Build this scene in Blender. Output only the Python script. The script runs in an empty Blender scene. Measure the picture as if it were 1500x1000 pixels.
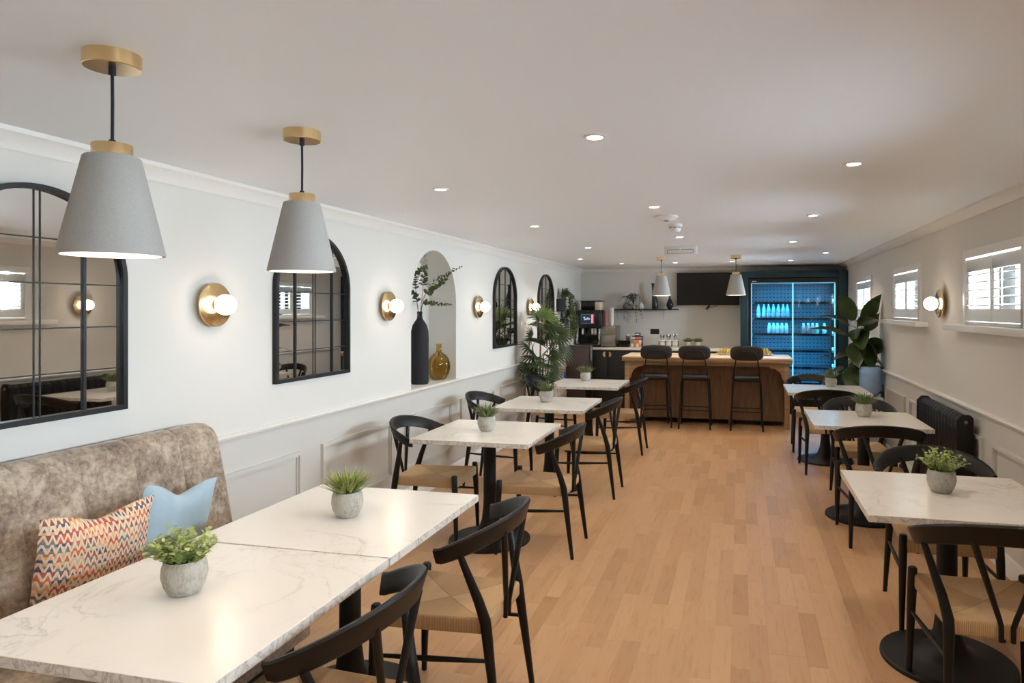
import bpy, bmesh, math, random
from mathutils import Vector, Matrix
PI = math.pi
random.seed(7)
scene = bpy.context.scene
COL = scene.collection

# ------------------------------------------------------------------ camera
cam_d = bpy.data.cameras.new('camera'); cam = bpy.data.objects.new('camera', cam_d); COL.objects.link(cam)
cam_d.sensor_width = 36.0; cam_d.lens = 24.0
cam_d.shift_x = -100.0/1500.0; cam_d.shift_y = -48.0/1500.0
cam_d.clip_start = 0.05
cam.location = (0, 0, 1.59)
cam.rotation_euler = (PI/2, 0, math.atan(234.0/1000.0))
scene.camera = cam

# ------------------------------------------------------------------ world, exposure
scene.view_settings.view_transform = 'Standard'
scene.view_settings.look = 'None'
scene.view_settings.gamma = 1.0
scene.view_settings.use_curve_mapping = False
scene.view_settings.exposure = 0.38
world = bpy.data.worlds.new('overcast_sky'); scene.world = world
world.use_nodes = True
bg = world.node_tree.nodes['Background']
bg.inputs['Color'].default_value = (0.72, 0.87, 1.0, 1); bg.inputs['Strength'].default_value = 125.0

XL, XR, YB, YF, H = -2.65, 1.56, 11.35, -2.2, 2.26
WIN_Y = [0.21, 2.5, 4.79, 7.08, 9.37]; WIN_W = 1.06; WZ0, WZ1 = 1.48, 1.985

def portal(name, loc, rot, sx, sy):
    l = bpy.data.lights.new(name, 'AREA'); l.shape = 'RECTANGLE'; l.size = sx; l.size_y = sy
    l.cycles.is_portal = True
    o = bpy.data.objects.new(name, l); o.location = loc; o.rotation_euler = rot; COL.objects.link(o)
for y in WIN_Y:
    portal('window_portal', (XR+0.2, y, (WZ0+WZ1)/2), (0, PI/2, 0), WZ1-WZ0, WIN_W)

# ------------------------------------------------------------------ materials
MATS = {}
def nt(name):
    m = bpy.data.materials.new(name); m.use_nodes = True
    n = m.node_tree; b = n.nodes['Principled BSDF']; MATS[name] = m
    return m, n, b
def setin(b, **k):
    for a, v in k.items():
        b.inputs[a.replace('_', ' ')].default_value = v
def N(n, t, **k):
    x = n.nodes.new(t)
    for a, v in k.items(): setattr(x, a, v)
    return x
def rgb(r, g, b): 
    f = lambda c: ((c/255.0+0.055)/1.055)**2.4 if c > 10 else c/255.0/12.92
    return (f(r), f(g), f(b), 1)
def coords(n, kind='Object', scale=(1, 1, 1)):
    t = N(n, 'ShaderNodeTexCoord'); m = N(n, 'ShaderNodeMapping'); m.inputs['Scale'].default_value = scale
    n.links.new(t.outputs[kind], m.inputs['Vector']); return m.outputs['Vector']
def ramp(n, fac, stops):
    r = N(n, 'ShaderNodeValToRGB'); e = r.color_ramp.elements
    while len(e) < len(stops): e.new(0.5)
    for i, (p, c) in enumerate(stops): e[i].position = p; e[i].color = c
    n.links.new(fac, r.inputs['Fac']); return r.outputs['Color']
def noise(n, vec, scale, detail=3, rough=0.55, dist=0.0):
    t = N(n, 'ShaderNodeTexNoise'); t.inputs['Scale'].default_value = scale; t.inputs['Detail'].default_value = detail
    t.inputs['Roughness'].default_value = rough; t.inputs['Distortion'].default_value = dist
    if vec is not None: n.links.new(vec, t.inputs['Vector'])
    return t.outputs['Fac']
def bump(n, b, height, strength=0.2, dist=0.002):
    u = N(n, 'ShaderNodeBump'); u.inputs['Strength'].default_value = strength; u.inputs['Distance'].default_value = dist
    n.links.new(height, u.inputs['Height']); n.links.new(u.outputs['Normal'], b.inputs['Normal'])
def mth(n, op, a, b=None, clamp=False):
    x = N(n, 'ShaderNodeMath', operation=op); x.use_clamp = clamp
    for i, v in enumerate((a, b)):
        if v is None: continue
        if isinstance(v, (int, float)): x.inputs[i].default_value = v
        else: n.links.new(v, x.inputs[i])
    return x.outputs[0]
def mixc(n, fac, a, b):
    x = N(n, 'ShaderNodeMix', data_type='RGBA')
    for s, v in ((0, fac), (6, a), (7, b)):
        if isinstance(v, (int, float, tuple)): x.inputs[s].default_value = v
        else: n.links.new(v, x.inputs[s])
    return x.outputs[2]

def plain(name, col, rough=0.5, *, metal=0.0, nscale=40, var=0.08, bstr=0.0, bdist=0.001, **k):
    """flat colour with a little noise variation and fine relief"""
    m, n, b = nt(name); v = coords(n)
    f = noise(n, v, nscale)
    lo = tuple(c*(1-var) for c in col[:3])+(1,); hi = tuple(min(1, c*(1+var)) for c in col[:3])+(1,)
    n.links.new(ramp(n, f, [(0.3, lo), (0.7, hi)]), b.inputs['Base Color'])
    setin(b, Roughness=rough, Metallic=metal, **k)
    if bstr: bump(n, b, f, bstr, bdist)
    return m

plain('wall_paint', rgb(218, 214, 206), 0.75, nscale=180, var=0.01, bstr=0.12, bdist=0.0006)
plain('dado_paint', rgb(208, 205, 197), 0.5, nscale=180, var=0.01, bstr=0.06, bdist=0.0005)
plain('trim_paint', rgb(228, 225, 218), 0.4, nscale=60, var=0.01)
plain('ceiling_paint', rgb(236, 241, 246), 0.55, nscale=200, var=0.01, bstr=0.08, bdist=0.0005)
plain('shutter_paint', rgb(234, 232, 226), 0.35, nscale=60, var=0.01)
plain('black_wood', rgb(13, 12, 11), 0.42, Specular_IOR_Level=0.35, nscale=60, var=0.2, bstr=0.06)
plain('black_metal', rgb(12, 12, 12), 0.5, Specular_IOR_Level=0.35, nscale=90, var=0.12, bstr=0.05)
plain('radiator_black', rgb(13, 12, 12), 0.5, Specular_IOR_Level=0.35, nscale=120, var=0.12, bstr=0.06)
plain('mirror_frame', rgb(18, 19, 20), 0.4, Specular_IOR_Level=0.4, nscale=60, var=0.1)
plain('brass', (0.84, 0.62, 0.33, 1), 0.22, metal=1.0, nscale=30, var=0.06)
plain('shade_grey', rgb(172, 169, 162), 0.75, nscale=160, var=0.05, bstr=0.15, bdist=0.0008)
plain('shade_white', rgb(238, 232, 226), 0.6, var=0.01)
plain('cable_navy', rgb(26, 24, 38), 0.7, nscale=400, var=0.2)
plain('soil', rgb(48, 38, 28), 0.95, nscale=200, var=0.4, bstr=0.6, bdist=0.004)
plain('leaf_light', rgb(162, 176, 104), 0.5, nscale=50, var=0.35)
plain('leaf_grass', rgb(146, 156, 84), 0.5, nscale=60, var=0.4)
plain('leaf_muted', rgb(112, 124, 76), 0.55, nscale=60, var=0.4)
plain('leaf_palm', rgb(62, 76, 42), 0.45, nscale=9, var=0.45)
plain('leaf_palm_pale', rgb(122, 142, 72), 0.45, nscale=9, var=0.3)
plain('leaf_fiddle', rgb(56, 76, 38), 0.32, nscale=14, var=0.4)
plain('leaf_trail', rgb(74, 92, 50), 0.5, nscale=30, var=0.45)
plain('leaf_dark', rgb(60, 52, 42), 0.6, nscale=30, var=0.35)
plain('leaf_eucalyptus', rgb(82, 94, 52), 0.55, nscale=25, var=0.4)
plain('cane_stem', rgb(122, 92, 56), 0.7, nscale=50, var=0.35, bstr=0.3)
plain('green_stem', rgb(84, 92, 52), 0.6, nscale=50, var=0.3)
plain('vase_black', rgb(30, 30, 32), 0.8, nscale=150, var=0.15, bstr=0.15)
plain('vase_gloss', rgb(34, 33, 34), 0.35, nscale=20, var=0.1)
plain('ceramic_white', rgb(226, 222, 214), 0.4, nscale=30, var=0.03)
plain('planter_cream', rgb(222, 214, 200), 0.55, nscale=40, var=0.04)
plain('blue_cloth', rgb(160, 184, 196), 0.9, nscale=14, var=0.07, bstr=0.25, bdist=0.004, Sheen_Weight=0.3)
plain('cabinet_black', rgb(24, 24, 25), 0.45, nscale=25, var=0.08)
plain('cabinet_brown', rgb(66, 54, 50), 0.5, nscale=18, var=0.1)
plain('worktop_white', rgb(226, 220, 212), 0.3, nscale=25, var=0.03)
plain('machine_black', rgb(16, 16, 17), 0.22, nscale=30, var=0.1)
plain('steel', (0.36, 0.34, 0.31, 1), 0.32, metal=1.0, nscale=12, var=0.06)
plain('chrome', (0.8, 0.8, 0.8, 1), 0.12, metal=1.0, nscale=12, var=0.02)
plain('tv_black', rgb(9, 9, 10), 0.16, nscale=10, var=0.05)
plain('teal_panel', rgb(16, 52, 66), 0.35, nscale=14, var=0.06)
plain('fridge_black', rgb(12, 13, 15), 0.35, nscale=14, var=0.06)
plain('fridge_shelf', rgb(40, 84, 110), 0.4, nscale=14, var=0.05)
plain('boucle', rgb(46, 40, 34), 0.95, nscale=260, var=0.5, bstr=0.8, bdist=0.004)
plain('stool_seat', rgb(20, 18, 18), 0.45, nscale=90, var=0.2, bstr=0.1)
plain('banana_yellow', rgb(222, 186, 78), 0.5, nscale=30, var=0.12)
plain('cup_pink', rgb(190, 128, 118), 0.6, nscale=30, var=0.03)
plain('cup_white', rgb(230, 226, 218), 0.6, nscale=30, var=0.02)
plain('plastic_white', rgb(230, 231, 230), 0.4, nscale=30, var=0.02)
plain('plastic_blue', rgb(20, 70, 190), 0.4, nscale=30, var=0.05)
plain('card_blue', rgb(36, 48, 96), 0.6, nscale=30, var=0.05)
plain('card_orange', rgb(214, 128, 70), 0.6, nscale=30, var=0.08)
plain('card_teal', rgb(70, 150, 160), 0.6, nscale=30, var=0.05)
plain('card_cream', rgb(226, 210, 186), 0.6, nscale=30, var=0.05)
plain('card_brown', rgb(92, 60, 46), 0.6, nscale=30, var=0.05)
plain('cap_blue_white', rgb(210, 226, 236), 0.4, nscale=30, var=0.03)
plain('milk_white', rgb(232, 234, 226), 0.35, nscale=30, var=0.03)
plain('milk_pink', rgb(226, 160, 152), 0.35, nscale=30, var=0.04)
plain('milk_yellow', rgb(222, 216, 178), 0.35, nscale=30, var=0.04)
plain('cooler_white', rgb(214, 216, 222), 0.4, nscale=30, var=0.02)
plain('broom_wood', rgb(196, 164, 124), 0.6, nscale=30, var=0.1)
plain('towel_grey', rgb(120, 122, 124), 0.9, nscale=150, var=0.4, bstr=0.4)
plain('detector_grey', rgb(120, 122, 124), 0.5, var=0.05)

def emis(name, col, strength):
    m, n, b = nt(name); setin(b, Base_Color=col, Emission_Color=col, Emission_Strength=strength, Roughness=0.5); return m
emis('globe_glow', (1.0, 0.84, 0.66, 1), 14.0)
emis('bulb_glow', (1.0, 0.86, 0.72, 1), 10.0)
emis('downlight_glow', (1.0, 0.90, 0.78, 1), 25.0)
emis('led_cyan', (0.24, 0.66, 0.92, 1), 1.0)
emis('screen_navy', (0.01, 0.02, 0.04, 1), 0.6)
emis('screen_white', (0.75, 0.95, 1.0, 1), 1.2)
emis('screen_pink', (0.85, 0.2, 0.3, 1), 0.8)
emis('led_green', (0.3, 1.0, 0.4, 1), 2.0)

def glass(name, tint=(1, 1, 1, 1), refl=1.0, rough=0.02):
    """thin clear pane: transparent with a fresnel gloss"""
    m, n, b = nt(name); n.nodes.remove(b); out = n.nodes['Material Output']
    t = N(n, 'ShaderNodeBsdfTransparent'); t.inputs['Color'].default_value = tint
    g = N(n, 'ShaderNodeBsdfGlossy'); g.inputs['Roughness'].default_value = rough
    f = N(n, 'ShaderNodeFresnel'); f.inputs['IOR'].default_value = 1.5
    x = N(n, 'ShaderNodeMixShader'); n.links.new(mth(n, 'MULTIPLY', f.outputs[0], refl), x.inputs[0])
    n.links.new(t.outputs[0], x.inputs[1]); n.links.new(g.outputs[0], x.inputs[2]); n.links.new(x.outputs[0], out.inputs['Surface'])
    return m
glass('clear_glass'); glass('door_glass', (0.92, 0.96, 0.98, 1), 1.0); plain('bottle_glass', rgb(172, 204, 218), 0.15, nscale=20, var=0.05)
glass('hopper_glass', (0.35, 0.33, 0.32, 1), 1.0); plain('water_blue', rgb(150, 182, 220), 0.15, nscale=10, var=0.06)
glass('amber_glass', (0.95, 0.83, 0.52, 1), 0.7, 0.05)
def mirror():
    m, n, b = nt('mirror_glass'); v = coords(n)
    setin(b, Base_Color=(0.80, 0.80, 0.78, 1), Metallic=1.0, Roughness=0.015)
    bump(n, b, noise(n, v, 3.0, 1), 0.02, 0.002)
mirror()

def wood_floor():
    m, n, b = nt('floor_wood'); v = coords(n, 'Generated')
    oi = N(n, 'ShaderNodeObjectInfo'); gi = N(n, 'ShaderNodeNewGeometry')
    geo = N(n, 'ShaderNodeNewGeometry')
    r = mth(n, 'FRACT', mth(n, 'ADD', oi.outputs['Random'], mth(n, 'MULTIPLY', gi.outputs['Random Per Island'], 7.31)))
    mp = N(n, 'ShaderNodeMapping'); mp.inputs['Scale'].default_value = (14, 1.6, 1)
    n.links.new(geo.outputs['Position'], mp.inputs['Vector'])
    off = N(n, 'ShaderNodeCombineXYZ'); n.links.new(mth(n, 'MULTIPLY', r, 31.0), off.inputs[0]); n.links.new(mth(n, 'MULTIPLY', r, 57.0), off.inputs[1])
    n.links.new(off.outputs[0], mp.inputs['Location'])
    g1 = noise(n, mp.outputs[0], 3.0, 5, 0.6, 0.8)
    base = ramp(n, r, [(0.0, rgb(186, 145, 105)), (0.35, rgb(198, 157, 116)), (0.7, rgb(207, 167, 126)), (1.0, rgb(194, 150, 108))])
    grain = ramp(n, g1, [(0.30, (0.84, 0.80, 0.75, 1)), (0.48, (1, 1, 1, 1)), (0.75, (1.03, 1.03, 1.03, 1))])
    mx = N(n, 'ShaderNodeMix', data_type='RGBA', blend_type='MULTIPLY'); mx.inputs[0].default_value = 0.8
    n.links.new(base, mx.inputs[6]); n.links.new(grain, mx.inputs[7]); n.links.new(mx.outputs[2], b.inputs['Base Color'])
    setin(b, Roughness=0.38)
    bump(n, b, g1, 0.08, 0.0008)
wood_floor()
def wood(name, lo, hi, axis_scale, rough=0.5):
    m, n, b = nt(name); v = coords(n, 'Object', axis_scale)
    f = noise(n, v, 4.0, 5, 0.6, 0.6)
    n.links.new(ramp(n, f, [(0.3, lo), (0.7, hi)]), b.inputs['Base Color']); setin(b, Roughness=rough); bump(n, b, f, 0.12, 0.001)
wood('bar_wood', rgb(102, 76, 52), rgb(138, 104, 72), (8, 8, 0.9))
wood('bar_top', rgb(224, 202, 178), rgb(234, 216, 194), (0.9, 8, 8), 0.4)
wood('bar_edge', rgb(146, 112, 78), rgb(172, 138, 100), (0.9, 8, 8), 0.45)

def marble():
    m, n, b = nt('marble'); v = coords(n)
    oi = N(n, 'ShaderNodeObjectInfo'); ad = N(n, 'ShaderNodeVectorMath', operation='ADD')
    c = N(n, 'ShaderNodeCombineXYZ')
    for i, k in enumerate((17.0, 29.0, 11.0)): n.links.new(mth(n, 'MULTIPLY', oi.outputs['Random'], k), c.inputs[i])
    n.links.new(v, ad.inputs[0]); n.links.new(c.outputs[0], ad.inputs[1]); v = ad.outputs[0]
    a1 = mth(n, 'ABSOLUTE', mth(n, 'SUBTRACT', noise(n, v, 1.5, 6, 0.55, 1.6), 0.5))
    a2 = mth(n, 'ABSOLUTE', mth(n, 'SUBTRACT', noise(n, v, 2.6, 7, 0.6, 2.4), 0.47))
    v1 = ramp(n, a1, [(0.0, (0.40, 0.40, 0.40, 1)), (0.008, (0.12, 0.12, 0.12, 1)), (0.03, (0, 0, 0, 1))])
    v2 = ramp(n, a2, [(0.0, (0.22, 0.22, 0.22, 1)), (0.008, (0.05, 0.06, 0.06, 1)), (0.03, (0, 0, 0, 1))])
    msk = noise(n, v, 1.9, 2)
    f = mth(n, 'MULTIPLY', mth(n, 'MAXIMUM', v1, v2), ramp(n, msk, [(0.46, (0.04, 0.04, 0.04, 1)), (0.68, (1, 1, 1, 1))]))
    # cut edges of the slab show denser darker veining
    g = N(n, 'ShaderNodeNewGeometry'); sp = N(n, 'ShaderNodeSeparateXYZ'); n.links.new(g.outputs['Normal'], sp.inputs[0])
    edge = mth(n, 'LESS_THAN', mth(n, 'ABSOLUTE', sp.outputs[2]), 0.5)
    a3 = mth(n, 'ABSOLUTE', mth(n, 'SUBTRACT', noise(n, v, 9.0, 4, 0.6, 2.0), 0.5))
    v3 = ramp(n, a3, [(0.0, (0.62, 0.62, 0.62, 1)), (0.02, (0.3, 0.3, 0.3, 1)), (0.07, (0.10, 0.10, 0.10, 1))])
    f = mth(n, 'MAXIMUM', f, mth(n, 'MULTIPLY', v3, edge))
    n.links.new(mixc(n, f, rgb(234, 230, 222), rgb(122, 112, 102)), b.inputs['Base Color'])
    setin(b, Roughness=0.22)
marble()
def concrete():
    m, n, b = nt('concrete'); v = coords(n)
    f = noise(n, v, 22, 5, 0.65); f2 = noise(n, coords(n, 'Object', (60, 60, 14)), 3, 3)
    n.links.new(ramp(n, mth(n, 'ADD', mth(n, 'MULTIPLY', f, 0.6), mth(n, 'MULTIPLY', f2, 0.4)), [(0.35, rgb(150, 144, 132)), (0.5, rgb(182, 177, 166)), (0.7, rgb(200, 196, 186))]), b.inputs['Base Color'])
    setin(b, Roughness=0.85); bump(n, b, f2, 0.25, 0.001)
concrete()
def velvet():
    m, n, b = nt('taupe_velvet'); v = coords(n)
    f = noise(n, v, 7.0, 10, 0.8, 0.3)
    f2 = noise(n, v, 55, 4, 0.6)
    x = mth(n, 'ADD', mth(n, 'MULTIPLY', f, 0.75), mth(n, 'MULTIPLY', f2, 0.25))
    n.links.new(ramp(n, x, [(0.38, rgb(104, 88, 74)), (0.47, rgb(146, 128, 110)), (0.58, rgb(188, 172, 152))]), b.inputs['Base Color'])
    setin(b, Roughness=0.8, Sheen_Weight=0.35, Sheen_Roughness=0.4); bump(n, b, f2, 0.15, 0.001)
velvet()
def cord():
    """paper-cord envelope weave: cords run square to the nearest rail, four triangles meet in the middle"""
    m, n, b = nt('paper_cord'); t = N(n, 'ShaderNodeTexCoord'); s = N(n, 'ShaderNodeSeparateXYZ'); n.links.new(t.outputs['Object'], s.inputs[0])
    ax = mth(n, 'ABSOLUTE', s.outputs[0]); ay = mth(n, 'ABSOLUTE', mth(n, 'MULTIPLY', s.outputs[1], 0.92))
    side = mth(n, 'GREATER_THAN', ax, ay)
    k = 2*PI/0.0062
    sx = mth(n, 'SINE', mth(n, 'MULTIPLY', s.outputs[0], k)); sy = mth(n, 'SINE', mth(n, 'MULTIPLY', s.outputs[1], k))
    st = mth(n, 'ADD', mth(n, 'MULTIPLY', sy, side), mth(n, 'MULTIPLY', sx, mth(n, 'SUBTRACT', 1.0, side)))
    seam = mth(n, 'LESS_THAN', mth(n, 'ABSOLUTE', mth(n, 'SUBTRACT', ax, ay)), 0.003)
    base = mixc(n, side, rgb(224, 190, 146), rgb(204, 170, 126))  # side triangles darkened: how light catches the cords, put into the colour
    nz = noise(n, coords(n), 60, 3)
    base = mixc(n, mth(n, 'MULTIPLY', nz, 0.35), base, rgb(168, 128, 84))
    base = mixc(n, mth(n, 'MULTIPLY', mth(n, 'MULTIPLY', mth(n, 'SUBTRACT', 0.2, st), 0.45, True), 1.0, True), base, rgb(120, 86, 52))
    base = mixc(n, mth(n, 'MULTIPLY', seam, 0.5), base, rgb(110, 80, 50))
    n.links.new(base, b.inputs['Base Color']); setin(b, Roughness=0.8); bump(n, b, st, 0.5, 0.0015)
cord()
def woven():
    """rows of small coloured triangles between cream zigzags"""
    m, n, b = nt('woven_triangles'); t = N(n, 'ShaderNodeTexCoord'); s = N(n, 'ShaderNodeSeparateXYZ'); n.links.new(t.outputs['Object'], s.inputs[0])
    px = mth(n, 'MULTIPLY', s.outputs[0], 1/0.0205); pz = mth(n, 'MULTIPLY', s.outputs[2], 1/0.031)
    row = mth(n, 'FLOOR', pz); fz = mth(n, 'FRACT', pz); cell = mth(n, 'FLOOR', px)
    tri = mth(n, 'MULTIPLY', mth(n, 'ABSOLUTE', mth(n, 'SUBTRACT', mth(n, 'FRACT', px), 0.5)), 2.0)
    d = mth(n, 'SUBTRACT', mth(n, 'SUBTRACT', 1.0, tri), fz)
    line = mth(n, 'LESS_THAN', mth(n, 'ABSOLUTE', d), 0.27)
    inside = mth(n, 'GREATER_THAN', d, 0.0)
    sub = mth(n, 'FLOOR', mth(n, 'MULTIPLY', pz, 3.0))
    c = N(n, 'ShaderNodeCombineXYZ'); n.links.new(mth(n, 'FLOOR', mth(n, 'MULTIPLY', cell, 0.5)), c.inputs[0]); n.links.new(sub, c.inputs[1]); n.links.new(inside, c.inputs[2])
    w = N(n, 'ShaderNodeTexWhiteNoise'); n.links.new(c.outputs[0], w.inputs['Vector'])
    colr = ramp(n, w.outputs['Value'], [(0.0, rgb(208, 112, 76)), (0.14, rgb(84, 88, 112)), (0.30, rgb(188, 92, 80)), (0.44, rgb(120, 128, 128)), (0.58, rgb(222, 168, 124)), (0.74, rgb(130, 92, 84)), (0.86, rgb(214, 186, 156))])
    colr.node.color_ramp.interpolation = 'CONSTANT'
    base = mixc(n, line, colr, rgb(226, 206, 178))
    n.links.new(base, b.inputs['Base Color']); setin(b, Roughness=0.95)
    bump(n, b, mth(n, 'ADD', line, noise(n, coords(n), 300, 2)), 0.5, 0.003)
woven()
def fridge_back():
    m, n, b = nt('fridge_back'); t = N(n, 'ShaderNodeTexCoord'); s = N(n, 'ShaderNodeSeparateXYZ'); n.links.new(t.outputs['Object'], s.inputs[0])
    fx = mth(n, 'FRACT', mth(n, 'MULTIPLY', s.outputs[0], 1/0.055)); fz = mth(n, 'FRACT', mth(n, 'MULTIPLY', s.outputs[2], 1/0.06))
    hole = mth(n, 'MULTIPLY', mth(n, 'LESS_THAN', mth(n, 'ABSOLUTE', mth(n, 'SUBTRACT', fx, 0.5)), 0.24), mth(n, 'LESS_THAN', mth(n, 'ABSOLUTE', mth(n, 'SUBTRACT', fz, 0.5)), 0.12))
    n.links.new(mixc(n, hole, rgb(150, 180, 196), rgb(40, 80, 104)), b.inputs['Base Color']); setin(b, Roughness=0.4)
fridge_back()

# ------------------------------------------------------------------ mesh builder
class MB:
    def __init__(s): s.v = []; s.f = []
    def add(s, vs, fs):
        o = len(s.v); s.v += [tuple(v) for v in vs]; s.f += [tuple(i+o for i in f) for f in fs]; return s
    def box(s, x0, x1, y0, y1, z0, z1):
        return s.add([(x0, y0, z0), (x1, y0, z0), (x1, y1, z0), (x0, y1, z0), (x0, y0, z1), (x1, y0, z1), (x1, y1, z1), (x0, y1, z1)],
                     [(0, 3, 2, 1), (4, 5, 6, 7), (0, 1, 5, 4), (1, 2, 6, 5), (2, 3, 7, 6), (3, 0, 4, 7)])
    def obox(s, c, sx, sy, sz, M=None):
        M = M or Matrix(); c = Vector(c); vs = []
        for z in (-1, 1):
            for x, y in ((-1, -1), (1, -1), (1, 1), (-1, 1)): vs.append(c+M.to_3x3() @ Vector((x*sx/2, y*sy/2, z*sz/2)))
        return s.add(vs, [(0, 3, 2, 1), (4, 5, 6, 7), (0, 1, 5, 4), (1, 2, 6, 5), (2, 3, 7, 6), (3, 0, 4, 7)])
    def prism(s, poly, axis, a, b):
        n = len(poly)
        def P(p, t): return {'x': (t, p[0], p[1]), 'y': (p[0], t, p[1]), 'z': (p[0], p[1], t)}[axis]
        vs = [P(p, a) for p in poly]+[P(p, b) for p in poly]
        fs = [tuple(range(n))[::-1], tuple(range(n, 2*n))]+[(i, (i+1) % n, n+(i+1) % n, n+i) for i in range(n)]
        return s.add(vs, fs)
    def lathe(s, prof, seg=24, c=(0, 0, 0), axis='z', ang=2*PI):
        vs = []; fs = []; n = len(prof); full = abs(ang-2*PI) < 1e-6; m = seg if full else seg+1
        for i in range(m):
            a = ang*i/seg; ca, sa = math.cos(a), math.sin(a)
            for r, z in prof:
                p = {'z': (r*ca, r*sa, z), 'x': (z, r*ca, r*sa), 'y': (r*sa, z, r*ca)}[axis]
                vs.append((c[0]+p[0], c[1]+p[1], c[2]+p[2]))
        for i in range(seg):
            j = (i+1) % m
            for k in range(n-1): fs.append((i*n+k, j*n+k, j*n+k+1, i*n+k+1))
        s.add(vs, fs)
        return s
    def disc(s, r, seg, c, axis='z', flip=False):
        vs = []
        for i in range(seg):
            a = 2*PI*i/seg; ca, sa = math.cos(a)*r, math.sin(a)*r
            p = {'z': (ca, sa, 0), 'x': (0, ca, sa), 'y': (sa, 0, ca)}[axis]; vs.append((c[0]+p[0], c[1]+p[1], c[2]+p[2]))
        return s.add(vs, [tuple(range(seg))[::-1] if flip else tuple(range(seg))])
    def sphere(s, r, c, seg=20, rings=12, sc=(1, 1, 1)):
        prof = [(max(1e-5, math.sin(PI*k/rings))*r*sc[0], -math.cos(PI*k/rings)*r*sc[2]) for k in range(rings+1)]
        return s.lathe(prof, seg, c)
    def tube(s, pts, r, seg=8, cap=True, flat=1.0):
        pts = [Vector(p) for p in pts]; n = len(pts); rs = r if isinstance(r, (list, tuple)) else [r]*n
        T = [((pts[min(i+1, n-1)]-pts[max(i-1, 0)]).normalized()) for i in range(n)]
        up = Vector((0, 0, 1)) if abs(T[0].z) < 0.9 else Vector((0, 1, 0))
        x = T[0].cross(up).normalized(); vs = []; fs = []
        for i in range(n):
            x = (x-T[i]*x.dot(T[i])).normalized(); y = T[i].cross(x)
            for k in range(seg):
                a = 2*PI*k/seg; vs.append(pts[i]+x*(rs[i]*math.cos(a))+y*(rs[i]*flat*math.sin(a)))
        for i in range(n-1):
            for k in range(seg):
                fs.append((i*seg+k, i*seg+(k+1) % seg, (i+1)*seg+(k+1) % seg, (i+1)*seg+k))
        if cap: fs += [tuple(range(seg))[::-1], tuple(range((n-1)*seg, n*seg))]
        return s.add(vs, fs)
    def leaf(s, base, d, up, L, W, bend=0.2, fold=0.12, segs=3):
        """a pointed blade with a centre fold"""
        base = Vector(base); d = Vector(d).normalized(); up = Vector(up); side = d.cross(up)
        if side.length < 1e-4: side = d.cross(Vector((1, 0, 0)))
        side.normalize(); up = side.cross(d).normalized(); vs = []; fs = []
        for i in range(segs+1):
            t = i/segs; w = W*0.5*math.sin(PI*min(0.98, 0.12+0.86*t))**0.8 if i < segs else 0.0
            c = base+d*(L*t)-up*(bend*L*t*t)
            vs += [c-side*w+up*(fold*w), c, c+side*w+up*(fold*w)]
        for i in range(segs):
            a = i*3; fs += [(a, a+1, a+4, a+3), (a+1, a+2, a+5, a+4)]
        return s.add(vs, fs)
    def mesh(s, name, bevel=0.0, bseg=2, angle=38, merge=True):
        me = bpy.data.meshes.new(name); me.from_pydata(s.v, [], s.f)
        bm = bmesh.new(); bm.from_mesh(me)
        if merge: bmesh.ops.remove_doubles(bm, verts=bm.verts, dist=1e-5)
        bmesh.ops.recalc_face_normals(bm, faces=bm.faces)
        if bevel:
            es = [e for e in bm.edges if len(e.link_faces) == 2 and e.calc_face_angle(0) > 0.6]
            bmesh.ops.bevel(bm, geom=es, offset=bevel, segments=bseg, profile=0.5, affect='EDGES', clamp_overlap=True)
        bm.to_mesh(me); bm.free()
        me.polygons.foreach_set('use_smooth', [angle > 0]*len(me.polygons))
        if angle > 0: me.set_sharp_from_angle(angle=math.radians(angle))
        me.update(); return me
    def build(s, name, mat, parent=None, bevel=0.0, loc=None, bseg=2, angle=38, **props):
        me = s.mesh(name, bevel, bseg, angle); me.materials.append(MATS[mat])
        o = bpy.data.objects.new(name, me); COL.objects.link(o)
        if parent is not None: o.parent = parent
        if loc: o.location = loc
        for k, v in props.items(): o[k] = v
        return o

def tag(o, label, cat, group=None):
    o['label'] = label; o['category'] = cat
    if group: o['group'] = group
    return o
def thing(name, label, cat, loc=(0, 0, 0), rz=0.0, group=None):
    o = bpy.data.objects.new(name, None); COL.objects.link(o); o.empty_display_size = 0.05
    o.location = loc; o.rotation_euler = (0, 0, rz); return tag(o, label, cat, group)
def copy_tree(o, parent=None):
    c = o.copy(); COL.objects.link(c); c.parent = parent
    for ch in o.children: copy_tree(ch, c)
    return c
def structure(o, label=None):
    o['kind'] = 'structure'
    if label: o['label'] = label
    return o
def sempty(name, loc=(0, 0, 0), rz=0.0):
    o = bpy.data.objects.new(name, None); COL.objects.link(o); o.location = loc; o.rotation_euler = (0, 0, rz); o['kind'] = 'structure'; return o
def share(name, mesh, parent=None, loc=(0, 0, 0), rot=(0, 0, 0)):
    o = bpy.data.objects.new(name, mesh); COL.objects.link(o); o.parent = parent; o.location = loc; o.rotation_euler = rot; return o

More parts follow.
